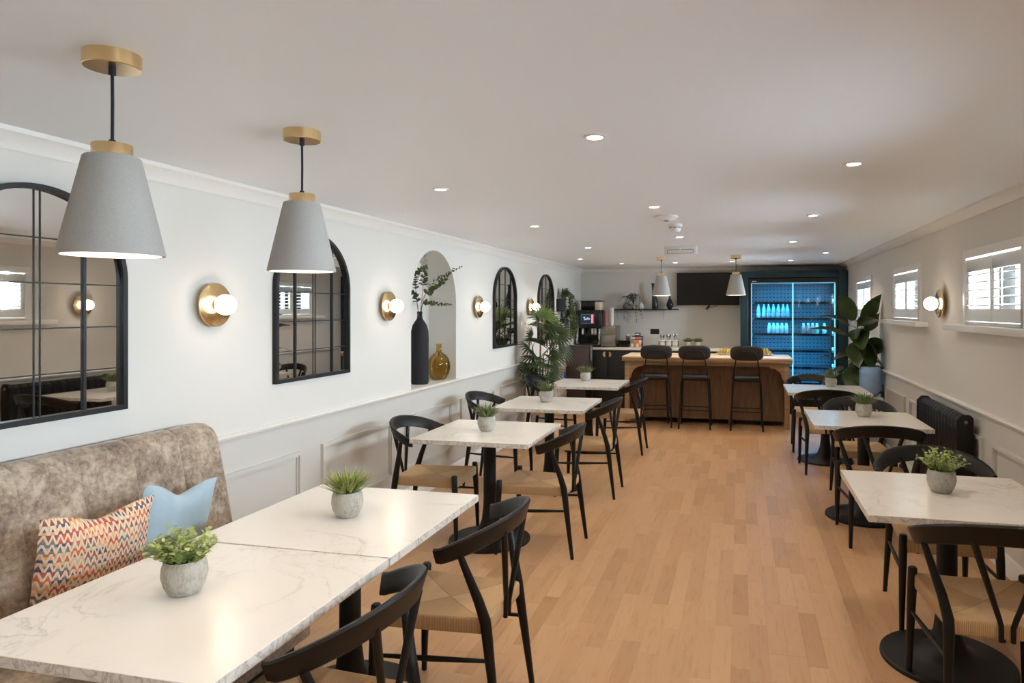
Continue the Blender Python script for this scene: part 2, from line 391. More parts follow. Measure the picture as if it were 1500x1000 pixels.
# ------------------------------------------------------------------ room shell
floor = structure(MB().box(XL-0.3, XR+0.25, YF-0.25, YB+0.25, -0.12, -0.003).build('floor', 'broom_wood'), 'warm oak strip floor running the length of the room')
SW, SL = 0.0842, 0.55
strip_me = MB().box(0.0002, SW-0.0002, 0.0003, SL-0.0003, -0.006, 0.0).mesh('floor_strip'); strip_me.materials.append(MATS['floor_wood'])
cells = []
ncol = int((XR-XL)/SW)
for i in range(ncol+1):
    x = XL+i*SW; y = YF-random.random()*SL
    while y < YB:
        cells.append((x, y)); y += SL
def score(c):
    x, y = c[0]+SW/2, c[1]+SL/2
    vis = 0 if (-1.2 < x < 1.25 and y > 2.3 and abs(x) < 0.75*y) else 3.0
    return y+vis if y > 1.9 else 99
cells.sort(key=score)
rest = MB()
for k, (x, y) in enumerate(cells):
    x1 = min(x+SW-0.0002, XR+0.01); 
    if k < 300 and x+SW <= XR and y+SL <= YB: share('floor_strip', strip_me, floor, (x, y, 0))
    elif x1 > x+0.005: rest.box(x+0.0002, x1, max(y+0.0003, YF), min(y+SL-0.0003, YB), -0.006, 0.0)
o = rest.build('floor_strips', 'floor_wood', floor, kind='stuff')

structure(MB().box(XL-0.3, XR+0.25, YF-0.25, YB+0.25, H, H+0.15).build('ceiling', 'ceiling_paint'), 'smooth white ceiling with recessed downlights')

# left wall with the arched niche
NY0, NY1, NZ0, NZT, NX = 5.18, 6.10, 0.92, 2.11, XL-0.28
NR = (NY1-NY0)/2; NC = (NY0+NY1)/2; NS = NZT-NR
arch = [(NC+NR*math.cos(PI*k/28), NS+NR*math.sin(PI*k/28)) for k in range(29)]      # from far to near
wl = MB(); X = XL
wl.add([(X, YF, 0), (X, NY0, 0), (X, NY0, H), (X, YF, H)], [(0, 1, 2, 3)])
wl.add([(X, NY1, 0), (X, YB, 0), (X, YB, H), (X, NY1, H)], [(0, 1, 2, 3)])
wl.add([(X, NY0, 0), (X, NY1, 0), (X, NY1, NZ0), (X, NY0, NZ0)], [(0, 1, 2, 3)])
ring = [(NY1, NZ0)]+arch+[(NY0, NZ0)]
for (y0, z0), (y1, z1) in zip(arch, arch[1:]): wl.add([(X, y0, z0), (X, y1, z1), (X, y1, H), (X, y0, H)], [(0, 1, 2, 3)])
for (y0, z0), (y1, z1) in zip(ring, ring[1:]): wl.add([(X, y0, z0), (X, y1, z1), (NX, y1, z1), (NX, y0, z0)], [(0, 1, 2, 3)])
wl.add([(X, NY0, NZ0), (X, NY1, NZ0), (NX, NY1, NZ0), (NX, NY0, NZ0)], [(0, 1, 2, 3)])
wl.add([(NX, y, z) for y, z in ring], [tuple(range(len(ring)))])
XO = XL-0.34
wl.add([(XO, YF, 0), (XO, YB, 0), (XO, YB, H), (XO, YF, H)], [(0, 1, 2, 3)])
for a, b in (((YF, 0), (YF, H)), ((YB, 0), (YB, H)), ((YF, 0), (YB, 0)), ((YF, H), (YB, H))):
    wl.add([(X, *a), (X, *b), (XO, *b), (XO, *a)], [(0, 1, 2, 3)])
structure(wl.build('wall_left', 'wall_paint', angle=0), 'white wall with arched niche above a panelled dado')

# right wall with shuttered windows
wr = MB(); XO = XR+0.24
wr.box(XR, XO, YF, YB, 0, WZ0).box(XR, XO, YF, YB, WZ1, H)
e = YF
for y in WIN_Y:
    wr.box(XR, XO, e, y-WIN_W/2, WZ0, WZ1); e = y+WIN_W/2
wr.box(XR, XO, e, YB, WZ0, WZ1)
structure(wr.build('wall_right', 'wall_paint', angle=0), 'white wall with high shuttered windows')
structure(MB().box(XL-0.3, XR+0.24, YB, YB+0.2, 0, H).build('wall_back', 'wall_paint'), 'white end wall behind the drinks counter')
structure(MB().box(XL-0.3, XR+0.24, YF-0.2, YF, 0, H).build('wall_rear', 'wall_paint', angle=0), 'plain white wall facing the counter')

# dado panels, rails, skirting, cornice
def rect_mould(side, y0, y1, z0, z1):
    m = MB(); x = XL if side == 'left' else XR; d = 1 if side == 'left' else -1; w = 0.022
    for (a0, a1, b0, b1) in ((y0, y1, z1-w, z1), (y0, y1, z0, z0+w), (y0, y0+w, z0+w, z1-w), (y1-w, y1, z0+w, z1-w)):
        xs = sorted((x+d*0.006, x+d*0.028)); m.box(xs[0], xs[1], a0, a1, b0, b1)
    for (a0, a1, b0, b1) in ((y0+w, y1-w, z1-w-0.010, z1-w), (y0+w, y1-w, z0+w, z0+w+0.010), (y0+w, y0+w+0.01, z0+w+0.01, z1-w-0.01), (y1-w-0.01, y1-w, z0+w+0.01, z1-w-0.01)):
        xs = sorted((x+d*0.006, x+d*0.016)); m.box(xs[0], xs[1], a0, a1, b0, b1)
    return m
for side, x, d in (('left', XL, 1), ('right', XR, -1)):
    xs = sorted((x, x+d*0.006))
    dado = structure(MB().box(xs[0], xs[1], YF, 10.3 if d > 0 else YB-0.7, 0.10, 0.89).build('trim_1' if d > 0 else 'trim_2', 'dado_paint'), 'pale grey panelled dado on the %s wall' % side)
    if d > 0: ys = [(2.79+1.13*k, 3.70+1.13*k) for k in range(-4, 7)]; zz = (0.28, 0.715)
    else: ys = [(4.95+1.08*k, 5.83+1.08*k) for k in range(-6, 4)]; zz = (0.28, 0.745)
    for (a, b) in ys: rect_mould(side, a, b, *zz).build('panel_moulding', 'dado_paint', dado)
    prof = [(x, 0.875), (x+d*0.012, 0.878), (x+d*0.018, 0.893), (x+d*0.030, 0.900), (x+d*0.034, 0.912), (x+d*0.026, 0.920), (x, 0.922)]
    structure(MB().prism(prof, 'y', YF, 10.3 if d > 0 else YB-0.7).build('trim_3' if d > 0 else 'trim_4', 'trim_paint'), 'white chair rail along the %s wall' % side)
    prof = [(x, 0.0), (x+d*0.018, 0.0), (x+d*0.018, 0.105), (x+d*0.012, 0.122), (x, 0.130)]
    structure(MB().prism(prof, 'y', YF, 10.3 if d > 0 else YB-0.7).build('baseboard_'+side, 'trim_paint'), 'white skirting board on the %s wall' % side)
    if d > 0: prof = [(x, H), (x, H-0.075), (x+0.010, H-0.078), (x+0.014, H-0.062), (x+0.035, H-0.030), (x+0.052, H-0.018), (x+0.056, H)]
    else: prof = [(x, H), (x, H-0.040), (x-0.02, H-0.042), (x-0.05, H-0.022), (x-0.115, H-0.012), (x-0.12, H)]
    structure(MB().prism(prof, 'y', YF, YB).build('trim_5' if d > 0 else 'trim_6', 'trim_paint'), 'plain white cornice at the top of the %s wall' % side)
structure(MB().prism([(YB, H), (YB, H-0.05), (YB-0.012, H-0.052), (YB-0.035, H-0.02), (YB-0.04, H)], 'x', XL, XR).build('trim_7', 'trim_paint'), 'white cornice over the drinks counter')

# ------------------------------------------------------------------ windows with plantation shutters
def make_window(n, yc, parts=True):
    w = sempty('window_%d' % n, (XR, yc, WZ0)); w['label'] = 'white shuttered window high in the right wall'
    hw = WIN_W/2; hh = WZ1-WZ0; t = 0.045
    MB().box(-0.022, 0.03, -hw-0.012, hw+0.012, hh-t, hh+0.012).box(-0.022, 0.03, -hw-0.012, -hw+t, 0, hh-t).box(-0.022, 0.03, hw-t, hw+0.012, 0, hh-t).box(-0.022, 0.03, -hw+t, hw-t, 0, 0.022).build('window_frame', 'shutter_paint', w, 0.003)
    MB().box(-0.10, 0.10, -hw-0.22, hw+0.22, -0.045, -0.001).build('window_sill', 'shutter_paint', w, 0.004)
    MB().box(0.15, 0.156, -hw, hw, 0, hh).build('pane', 'clear_glass', w)
    MB().box(0.13, 0.176, -hw, hw, 0, 0.04).box(0.13, 0.176, -hw, hw, hh-0.04, hh).box(0.13, 0.176, -hw, -hw+0.04, 0.04, hh-0.04).box(0.13, 0.176, hw-0.04, hw, 0.04, hh-0.04).box(0.13, 0.176, -0.02, 0.02, 0.04, hh-0.04).build('sash', 'shutter_paint', w)
    lo, hi = 0.026, hh-t-0.012
    for s in (-1, 1):
        y0, y1 = sorted((s*0.003, s*(hw-t-0.004)))
        st = 0.036; lz0, lz1 = lo+0.082, hi-0.082
        sh = MB().box(-0.012, 0.016, y0, y1, lo, lz0).box(-0.012, 0.016, y0, y1, lz1, hi).box(-0.012, 0.016, y0, y0+st, lz0, lz1).box(-0.012, 0.016, y1-st, y1, lz0, lz1).build('shutter', 'shutter_paint', w, 0.002)
        k = 5; g = (lz1-lz0)/k
        for i in range(k):
            z = lz0+g*(i+0.5)
            M = Matrix.Rotation(math.radians(-7), 4, 'Y')
            MB().obox((0.002, (y0+y1)/2, z), 0.060, y1-y0-2*st-0.002, 0.008, M).build('louvre', 'shutter_paint', sh)
        MB().box(-0.040, -0.032, (y0+y1)/2-0.004, (y0+y1)/2+0.004, lz0+0.02, lz1-0.01).build('tilt_rod', 'shutter_paint', sh)
    return w
for i, y in enumerate(WIN_Y): make_window(i+1, y)

# ------------------------------------------------------------------ lamps
WARM = (1.0, 0.80, 0.60)
def lamp(name, kind, loc, power, col, parent=None, size=0.05, **k):
    l = bpy.data.lights.new(name, kind); l.energy = power; l.color = col
    if kind == 'AREA': l.shape = 'RECTANGLE'; l.size = size
    else: l.shadow_soft_size = size
    for a, v in k.items(): setattr(l, a, v)
    o = bpy.data.objects.new(name, l); o.location = loc; COL.objects.link(o); o.parent = parent; return o
DL = [(-0.55, 2.60), (0.51, 3.35), (-1.63, 3.54), (-0.55, 4.47), (-1.62, 5.30), (0.51, 5.14), (-0.55, 6.40), (-1.62, 7.30), (0.51, 7.10),
      (-2.09, 8.95), (-1.70, 9.95), (-0.91, 9.92), (-0.11, 9.88), (0.68, 9.82), (1.00, 8.60), (-0.55, 0.75), (0.51, 1.50), (-1.62, 0.2), (-0.55, -1.1), (0.51, -0.4)]  # entries past the labelled ones are unseen lamps added to light the room
P_DOWN = 15.5
dl_ring = MB().lathe([(0.030, -0.001), (0.032, -0.006), (0.042, -0.005), (0.045, 0.0)], 20).mesh('trim_ring'); dl_ring.materials.append(MATS['plastic_white'])
dl_lens = MB().disc(0.031, 20, (0, 0, -0.002), flip=True).mesh('lens'); dl_lens.materials.append(MATS['downlight_glow'])
DLAB = ['over the aisle beside the bench tables', 'over the round-leaf plant table by the right wall', 'between the bench tables and the niche table', 'over the aisle next to the niche table', 'in front of the arched niche',
        'over the table alongside the radiator', 'just past the smoke detector', 'over the table before the drinks cabinet', 'over the table beside the corner plant', 'near the mirror by the hanging planters',
        'above the coffee counter end', 'behind the bar pendant by the shelf', 'behind the bar pendant by the television', 'in front of the fridge doors', 'above the corner plant']
for i, (x, y) in enumerate(DL):
    if i < len(DLAB): t = thing('ceiling_downlight', 'small round recessed downlight in the ceiling '+DLAB[i], 'downlight', (x, y, H), 0, 'recessed ceiling downlights')
    else: t = thing('ceiling_downlight', 'small round recessed downlight in the ceiling added out of view to light the room', 'downlight', (x, y, H), 0, 'recessed ceiling downlights')
    share('trim_ring', dl_ring, t); share('lens', dl_lens, t)
    lamp('downlight_lamp', 'SPOT', (0, 0, -0.02), P_DOWN, WARM, t, 0.035, spot_size=math.radians(125), spot_blend=0.6)

def pendant(x, y, label, dz=0.0):
    t = thing('pendant_lamp', label, 'pendant lamp', (x, y, 0))
    zb = 1.73+dz; zt = zb+0.26
    MB().lathe([(0, H), (0.067, H), (0.067, H-0.036), (0.065, H-0.038), (0, H-0.038)], 32).build('canopy', 'brass', t)
    MB().tube([(0, 0, H-0.038), (0, 0, H-0.055)], 0.009, 10).tube([(0, 0, H-0.05), (0.001, 0, (H+zt)/2), (0, 0, zt+0.03)], 0.004, 8).tube([(0, 0, zt+0.028), (0, 0, zt+0.044)], 0.008, 10).build('cable', 'cable_navy', t)
    MB().lathe([(0, zt+0.032), (0.046, zt+0.032), (0.047, zt+0.030), (0.047, zt-0.002), (0, zt-0.002)], 28).build('cap', 'brass', t)
    MB().lathe([(0.0, zt), (0.062, zt), (0.066, zt-0.004), (0.122, zb+0.004), (0.121, zb), (0.113, zb)], 40).build('shade', 'shade_grey', t)
    MB().lathe([(0.113, zb), (0.112, zb+0.004), (0.060, zt-0.010), (0, zt-0.010)], 40).build('shade_lining', 'shade_white', t)
    MB().lathe([(0.016, zt-0.010), (0.016, zt-0.06)], 14).build('lampholder', 'brass', t)
    MB().sphere(0.034, (0, 0, zt-0.095), 16, 10).build('bulb', 'bulb_glow', t)
    lamp('pendant_light', 'POINT', (0, 0, zt-0.15), 4.0, WARM, t, 0.03)
pendant(-1.61, 1.47, 'grey cone pendant with brass cap hanging over the potted round-leaf plant beside the patterned cushion')
pendant(-1.61, 2.27, 'grey cone pendant with brass cap in front of the arched mirror beside the niche')
pendant(-1.00, 8.92, 'small grey cone pendant over the bar in front of the tall black vase', 0.03)
pendant(-0.05, 8.80, 'small grey cone pendant over the bar in front of the television', 0.03)

def sconce(wall, y, z, label):
    x, d = (XL, 1) if wall == 'left' else (XR, -1)
    t = thing('wall_sconce', label, 'wall lamp', (x, y, z), 0 if d > 0 else PI)
    MB().lathe([(0, 0), (0.055, 0), (0.055, 0.030), (0, 0.030)], 24, axis='x').build('wall_mount', 'brass', t)
    MB().lathe([(0, 0.028), (0.108, 0.028), (0.112, 0.031), (0.112, 0.037), (0.108, 0.040), (0, 0.040)], 40, axis='x').build('backplate', 'brass', t)
    MB().lathe([(0.030, 0.040), (0.030, 0.052), (0.0, 0.052)], 24, axis='x').build('lampholder', 'brass', t)
    MB().sphere(0.052, (0.094, 0, 0), 24, 16).build('globe', 'globe_glow', t)
    lamp('sconce_light', 'POINT', (0.094, 0, 0), 5.5, (1.0, 0.76, 0.52), t, 0.052)
sconce('left', 2.98, 1.61, 'brass disc wall lamp with glowing globe beside the tall mirror above the bench')
sconce('left', 4.76, 1.61, 'brass disc wall lamp with glowing globe between a mirror and the black vase niche')
sconce('left', 6.62, 1.61, 'brass disc wall lamp with glowing globe just past the amber glass vase')
sconce('left', 8.42, 1.61, 'brass disc wall lamp with glowing globe above the fan palm')
sconce('right', 5.87, 1.63, 'brass disc wall lamp with glowing globe between two shuttered windows')

# ------------------------------------------------------------------ ceiling fittings
t = thing('ceiling_sensor', 'shallow white round dish sensor on the ceiling', 'sensor', (-0.52, 4.96, H))
MB().lathe([(0.085, 0), (0.085, -0.010), (0.06, -0.028), (0.0, -0.034)], 28).build('dome', 'plastic_white', t)
MB().lathe([(0.02, -0.031), (0.018, -0.037), (0, -0.037)], 16).build('lens', 'detector_grey', t)
t = thing('smoke_detector', 'small white smoke detector with vented sides on the ceiling', 'smoke detector', (-0.50, 5.44, H))
MB().lathe([(0.055, 0), (0.055, -0.022), (0.048, -0.026)], 24).build('base', 'plastic_white', t)
MB().lathe([(0.044, -0.022), (0.046, -0.045), (0.034, -0.062), (0, -0.066)], 24).build('sensor_head', 'plastic_white', t)
for k in range(8):
    a = 2*PI*k/8; MB().obox((0.046*math.cos(a), 0.046*math.sin(a), -0.030), 0.006, 0.022, 0.006, Matrix.Rotation(a, 4, 'Z')).build('vent', 'detector_grey', t)
t = thing('emergency_light', 'white rectangular box emergency light on the ceiling before the bar', 'emergency light', (-0.62, 7.38, H))
MB().box(-0.175, 0.175, -0.05, 0.05, -0.085, 0).build('housing', 'plastic_white', t, 0.006)
MB().box(-0.135, 0.135, -0.056, -0.050, -0.075, -0.045).build('diffuser', 'shade_white', t, 0.002)
MB().box(-0.14, 0.14, -0.053, -0.0495, -0.080, -0.040).build('diffuser_frame', 'detector_grey', t)
MB().box(-0.004, 0.004, -0.054, -0.050, -0.040, -0.032).build('indicator', 'led_green', t)

# ------------------------------------------------------------------ arched mirrors
def arched_mirror(yc, label):
    t = thing('arched_mirror', label, 'mirror', (XL, yc, 1.15))
    W, Hh, fr = 0.77, 0.92, 0.022; R = W/2; sp = Hh-R*0.92
    def top(y, r): 
        q = max(0.0, 1-(y/r)**2); return sp+math.sqrt(q)*(r*0.92)
    n = 36
    out = [(-R, 0), (-R, sp)]+[(-R*math.cos(PI*k/n), sp+R*0.92*math.sin(PI*k/n)) for k in range(1, n)]+[(R, sp), (R, 0)]
    r2 = R-fr; ins = [(-r2, fr), (-r2, sp)]+[(-r2*math.cos(PI*k/n), sp+r2*0.92*math.sin(PI*k/n)) for k in range(1, n)]+[(r2, sp), (r2, fr)]
    m = MB(); k = len(out); vs = []
    for x in (0.0, 0.030): vs += [(x, *p) for p in out]+[(x, *p) for p in ins]
    fs = []
    for i in range(k):
        j = (i+1) % k
        fs += [(i, j, k+j, k+i), (2*k+i, 2*k+j, 3*k+j, 3*k+i), (i, j, 2*k+j, 2*k+i), (k+i, k+j, 3*k+j, 3*k+i)]
    m.add(vs, fs).build('frame', 'mirror_frame', t)
    MB().prism(ins, 'x', 0.001, 0.006).build('backing', 'mirror_frame', t)
    cols = [-r2, -R/2, 0.0, R/2, r2]; rows = [fr, 0.184, 0.363, 0.540, 0.715, 9.0]
    for y, hw in ((-R/2, 0.0065), (R/2, 0.0065), (-0.012, 0.0024), (0.012, 0.0024)):
        MB().box(0.010, 0.018 if hw > 0.004 else 0.0125, y-hw, y+hw, fr, top(y, r2)).build('glazing_bar', 'mirror_frame', t)
    for z in rows[1:-1]:
        hy = r2 if z <= sp else r2*math.sqrt(max(0, 1-((z-sp)/(r2*0.92))**2))
        MB().box(0.010, 0.0125, -hy, hy, z-0.0026, z+0.0026).build('glazing_bar', 'mirror_frame', t)
    for i in range(4):
        y0, y1 = cols[i], cols[i+1]
        for j in range(5):
            z0, z1 = rows[j], rows[j+1]
            pts = [(y0+(y1-y0)*q/8) for q in range(9)]
            up = [(y, min(z1, top(y, r2))) for y in pts]
            poly = [(y0, z0), (y1, z0)]+[(y, max(z, z0+1e-4)) for y, z in reversed(up)]
            MB().prism(poly, 'x', 0.006, 0.010).build('mirror_pane', 'mirror_glass', t)
arched_mirror(2.085, 'black arched grid mirror hanging above the taupe bench')
arched_mirror(3.845, 'black arched grid mirror between the bench and the niche')
arched_mirror(7.475, 'black arched grid mirror between the niche and the fan palm')
arched_mirror(9.175, 'black arched grid mirror beside the hanging planters')

# ------------------------------------------------------------------ niche contents
t = thing('tall_vase', 'tall matte black bottle vase standing in the arched niche', 'vase', (-2.78, 5.60, NZ0))
MB().lathe([(0, 0), (0.070, 0), (0.078, 0.012), (0.079, 0.40), (0.076, 0.47), (0.062, 0.525), (0.040, 0.560), (0.026, 0.580), (0.022, 0.61), (0.024, 0.645), (0.018, 0.645), (0.016, 0.58), (0, 0.57)], 40).build('body', 'vase_black', t)
t = thing('amber_vase', 'round amber glass vase with short neck in the arched niche', 'vase', (-2.77, 5.975, NZ0))
m = MB(); prof = [(0, 0.006), (0.055, 0.003), (0.068, 0.010), (0.092, 0.05), (0.106, 0.10), (0.107, 0.145), (0.096, 0.195), (0.070, 0.232), (0.040, 0.252), (0.026, 0.265), (0.023, 0.325), (0.028, 0.338), (0.024, 0.338), (0.019, 0.325), (0.022, 0.266), (0.035, 0.247), (0.066, 0.226), (0.091, 0.19), (0.102, 0.145), (0.101, 0.10), (0.087, 0.05), (0.064, 0.016), (0, 0.012)]
m.lathe(prof, 40)
m.v = [((x*(1-0.16*max(0, math.cos(math.atan2(y, x)+0.9))**6*math.sin(PI*min(1, max(0, (z-0.02)/0.23)))), y*(1-0.16*max(0, math.cos(math.atan2(y, x)+0.9))**6*math.sin(PI*min(1, max(0, (z-0.02)/0.23)))), z)) for x, y, z in m.v]
m.build('body', 'amber_glass', t)
random.seed(3)
STEMS = [[(-2.78, 5.60, 1.45), (-2.775, 5.523, 1.698), (-2.77, 5.498, 1.856), (-2.765, 5.542, 1.923), (-2.76, 5.694, 1.968)],
         [(-2.78, 5.60, 1.45), (-2.785, 5.663, 1.745), (-2.79, 5.706, 1.865), (-2.795, 5.741, 1.964), (-2.80, 5.743, 2.083)],
         [(-2.78, 5.605, 1.45), (-2.75, 5.600, 1.684), (-2.72, 5.796, 1.785), (-2.69, 5.945, 1.874), (-2.64, 6.016, 1.971)],
         [(-2.78, 5.605, 1.45), (-2.735, 5.590, 1.683), (-2.665, 5.640, 1.828), (-2.607, 5.720, 1.885), (-2.55, 6.003, 1.987)],
         [(-2.78, 5.605, 1.45), (-2.76, 5.612, 1.634), (-2.74, 5.702, 1.642), (-2.70, 5.88, 1.632), (-2.67, 6.03, 1.63)],
         [(-2.78, 5.595, 1.45), (-2.77, 5.521, 1.669), (-2.76, 5.409, 1.738)]]
def interp(pts, t):
    n = len(pts)-1; u = min(t*n, n-1e-6); i = int(u); f = u-i; P = [Vector(p) for p in pts]
    p0, p1, p2, p3 = P[max(i-1, 0)], P[i], P[i+1], P[min(i+2, n)]
    return 0.5*((2*p1)+(p2-p0)*f+(2*p0-5*p1+4*p2-p3)*f*f+(3*p1-p0-3*p2+p3)*f**3)
for k, pts in enumerate(STEMS):
    t = thing('eucalyptus_stem', 'leafy green eucalyptus stem standing in the tall black vase', 'branch', tuple(pts[0]), 0, 'eucalyptus stems in the black vase')
    o0 = Vector(pts[0]); path = [interp(pts, q/24)-o0 for q in range(25)]
    MB().tube(path, [0.0028-0.0018*q/24 for q in range(25)], 6).build('stem', 'cane_stem', t)
    m = MB(); cnt = 17 if k < 5 else 9
    for q in range(cnt):
        u = 0.34+0.65*q/(cnt-1) if k < 5 else 0.45+0.54*q/(cnt-1); c = interp(pts, u)-o0; tg = (interp(pts, min(1, u+0.02))-interp(pts, u-0.02)).normalized()
        a = random.random()*PI; s = 0.050*(1.10-0.70*((u-0.3)/0.7))*(0.7 if k in (3, 4) else 1)
        sd = tg.orthogonal().normalized(); sd = Matrix.Rotation(a, 3, tg) @ sd
        for g in (1, -1): m.leaf(c, sd*g+tg*0.45, tg, s, s*0.85, 0.1, 0.15, 3)
    m.build('leaves', 'leaf_eucalyptus', t, kind='stuff')

# ------------------------------------------------------------------ bench and cushions
t = thing('banquette_bench', 'taupe velvet banquette with channelled back against the left wall', 'bench', (0, 0, 0))
prof = [(-2.61, 0.10), (-2.612, 0.99), (-2.600, 1.022), (-2.565, 1.040), (-2.525, 1.038), (-2.492, 1.020), (-2.472, 0.985), (-2.420, 0.72), (-2.375, 0.47), (-2.372, 0.10)]
m = MB(); ys = []; Y0, Y1, ch = 0.45, 2.84, 0.239
y = Y0
secs = sorted(set([round(Y0+(Y1-Y0)*i/70, 4) for i in range(71)]+[round(Y1-ch*q+e_, 4) for q in range(1, 10) for e_ in (-0.014, -0.006, 0, 0.006, 0.014)]+[round(Y1-e_, 4) for e_ in (0.004, 0.012, 0.024, 0.04)]))
ny = len(secs)-1
for i, y in enumerate(secs):
    u = ((Y1-y)/ch) % 1.0; bulge = -0.007*(1-min(1, min(u, 1-u)/0.06)**0.7) if 0 < i < ny else -0.006
    e = min(Y1-y, y-Y0); drop = 0.055-math.sqrt(max(0, 0.055**2-(0.055-min(e, 0.055))**2))
    for (x, z) in prof:
        f = max(0, (z-0.5)/0.54)
        front = 1 if x > -2.58 else 0
        m.v.append((x+bulge*front, y, z+(bulge if 0.95 < z else 0)-drop*f**3))
k = len(prof)
for i in range(ny):
    for j in range(k): m.f.append((i*k+j, i*k+(j+1) % k, (i+1)*k+(j+1) % k, (i+1)*k+j))
m.f += [tuple(range(k)), tuple(range(ny*k, ny*k+k))[::-1]]
m.build('backrest', 'taupe_velvet', t, angle=50)
MB().box(-2.372, -1.93, Y0, Y1, 0.29, 0.455).build('seat_cushion', 'taupe_velvet', t, 0.03, bseg=4)
MB().box(-2.372, -1.96, Y0+0.01, Y1-0.01, 0.06, 0.29).build('seat_base', 'taupe_velvet', t, 0.008)
MB().box(-2.58, -2.02, Y0+0.05, Y1-0.05, 0.0, 0.10).build('plinth', 'black_metal', t)

def cushion(label, mat, loc, rot, w, h, th, chop=0.05):
    m = MB(); n = 22
    def P(u, v, s):
        x = u*w/2*(1-0.05*(1-v*v))*(1-0.05*(v < 0)*abs(v)); z = v*h/2*(1-0.05*(1-u*u))
        if v > 0: z -= chop*v*v*math.exp(-(u/0.42)**2)
        b = ((1-u*u)*(1-v*v))**0.55; wr = 0.006*math.sin(5*u+3*v)*(1-abs(u))*(1-abs(v))
        return (x, s*(b*th/2)+wr, z)
    for s in (1, -1):
        o = len(m.v)
        for i in range(n+1):
            for j in range(n+1): m.v.append(P(-1+2*i/n, -1+2*j/n, s))
        for i in range(n):
            for j in range(n):
                a = o+i*(n+1)+j; m.f.append((a, a+1, a+n+2, a+n+1))
    o = m.build('scatter_cushion', mat, None, angle=70); o.location = loc; o.rotation_euler = rot
    return tag(o, label, 'cushion')
cushion('cream cushion woven with rows of orange and navy triangles on the bench', 'woven_triangles', (-2.285, 2.005, 0.668), (math.radians(9), math.radians(3), PI/2-0.10), 0.42, 0.42, 0.15, 0.035)
cushion('plain pale blue cushion leaning in the corner of the bench', 'blue_cloth', (-2.325, 2.40, 0.662), (math.radians(9), math.radians(9), PI/2+0.05), 0.41, 0.41, 0.13, 0.05)

# ------------------------------------------------------------------ tables
def make_table():
    t = thing('cafe_table', '', 'table')
    MB().box(-0.40, 0.40, -0.40, 0.40, 0.72, 0.75).build('tabletop', 'marble', t, 0.0015, bseg=1)
    MB().lathe([(0, 0.70), (0.043, 0.70), (0.043, 0.30), (0.046, 0.22), (0.056, 0.14), (0.080, 0.075), (0.115, 0.044), (0.17, 0.030), (0.268, 0.0201)], 28).build('column', 'black_metal', t)
    MB().lathe([(0, 0.018), (0.268, 0.020), (0.278, 0.014), (0.280, 0.0), (0, 0.0)], 48).build('base', 'black_metal', t)
    MB().box(-0.2, 0.2, -0.03, 0.03, 0.70, 0.72).box(-0.03, 0.03, -0.2, 0.2, 0.70, 0.72).build('top_bracket', 'black_metal', t)
    return t
TB = [(-1.55, 1.69, 'square white marble cafe table beside the bench carrying the round-leaf plant'),
      (-1.55, 2.50, 'square white marble cafe table at the end of the bench carrying a grassy plant'),
      (-1.68, 4.44, 'square white marble pedestal table standing alone beneath the niche'),
      (-1.66, 5.88, 'square white marble pedestal table between the niche table and the palm-side table'),
      (-1.67, 7.56, 'square white marble pedestal table nearest the drinks cabinet and palm'),
      (0.91, 3.38, 'square white marble pedestal table in front of the black radiator with round-leaf plant'),
      (0.92, 5.58, 'square white marble pedestal table alongside the black radiator'),
      (0.87, 7.55, 'square white marble pedestal table beside the leafy corner plant and bar')]
proto = make_table()
for i, (x, y, lab) in enumerate(TB):
    o = proto if i == 0 else copy_tree(proto)
    o.location = (x, y, 0); o['label'] = lab

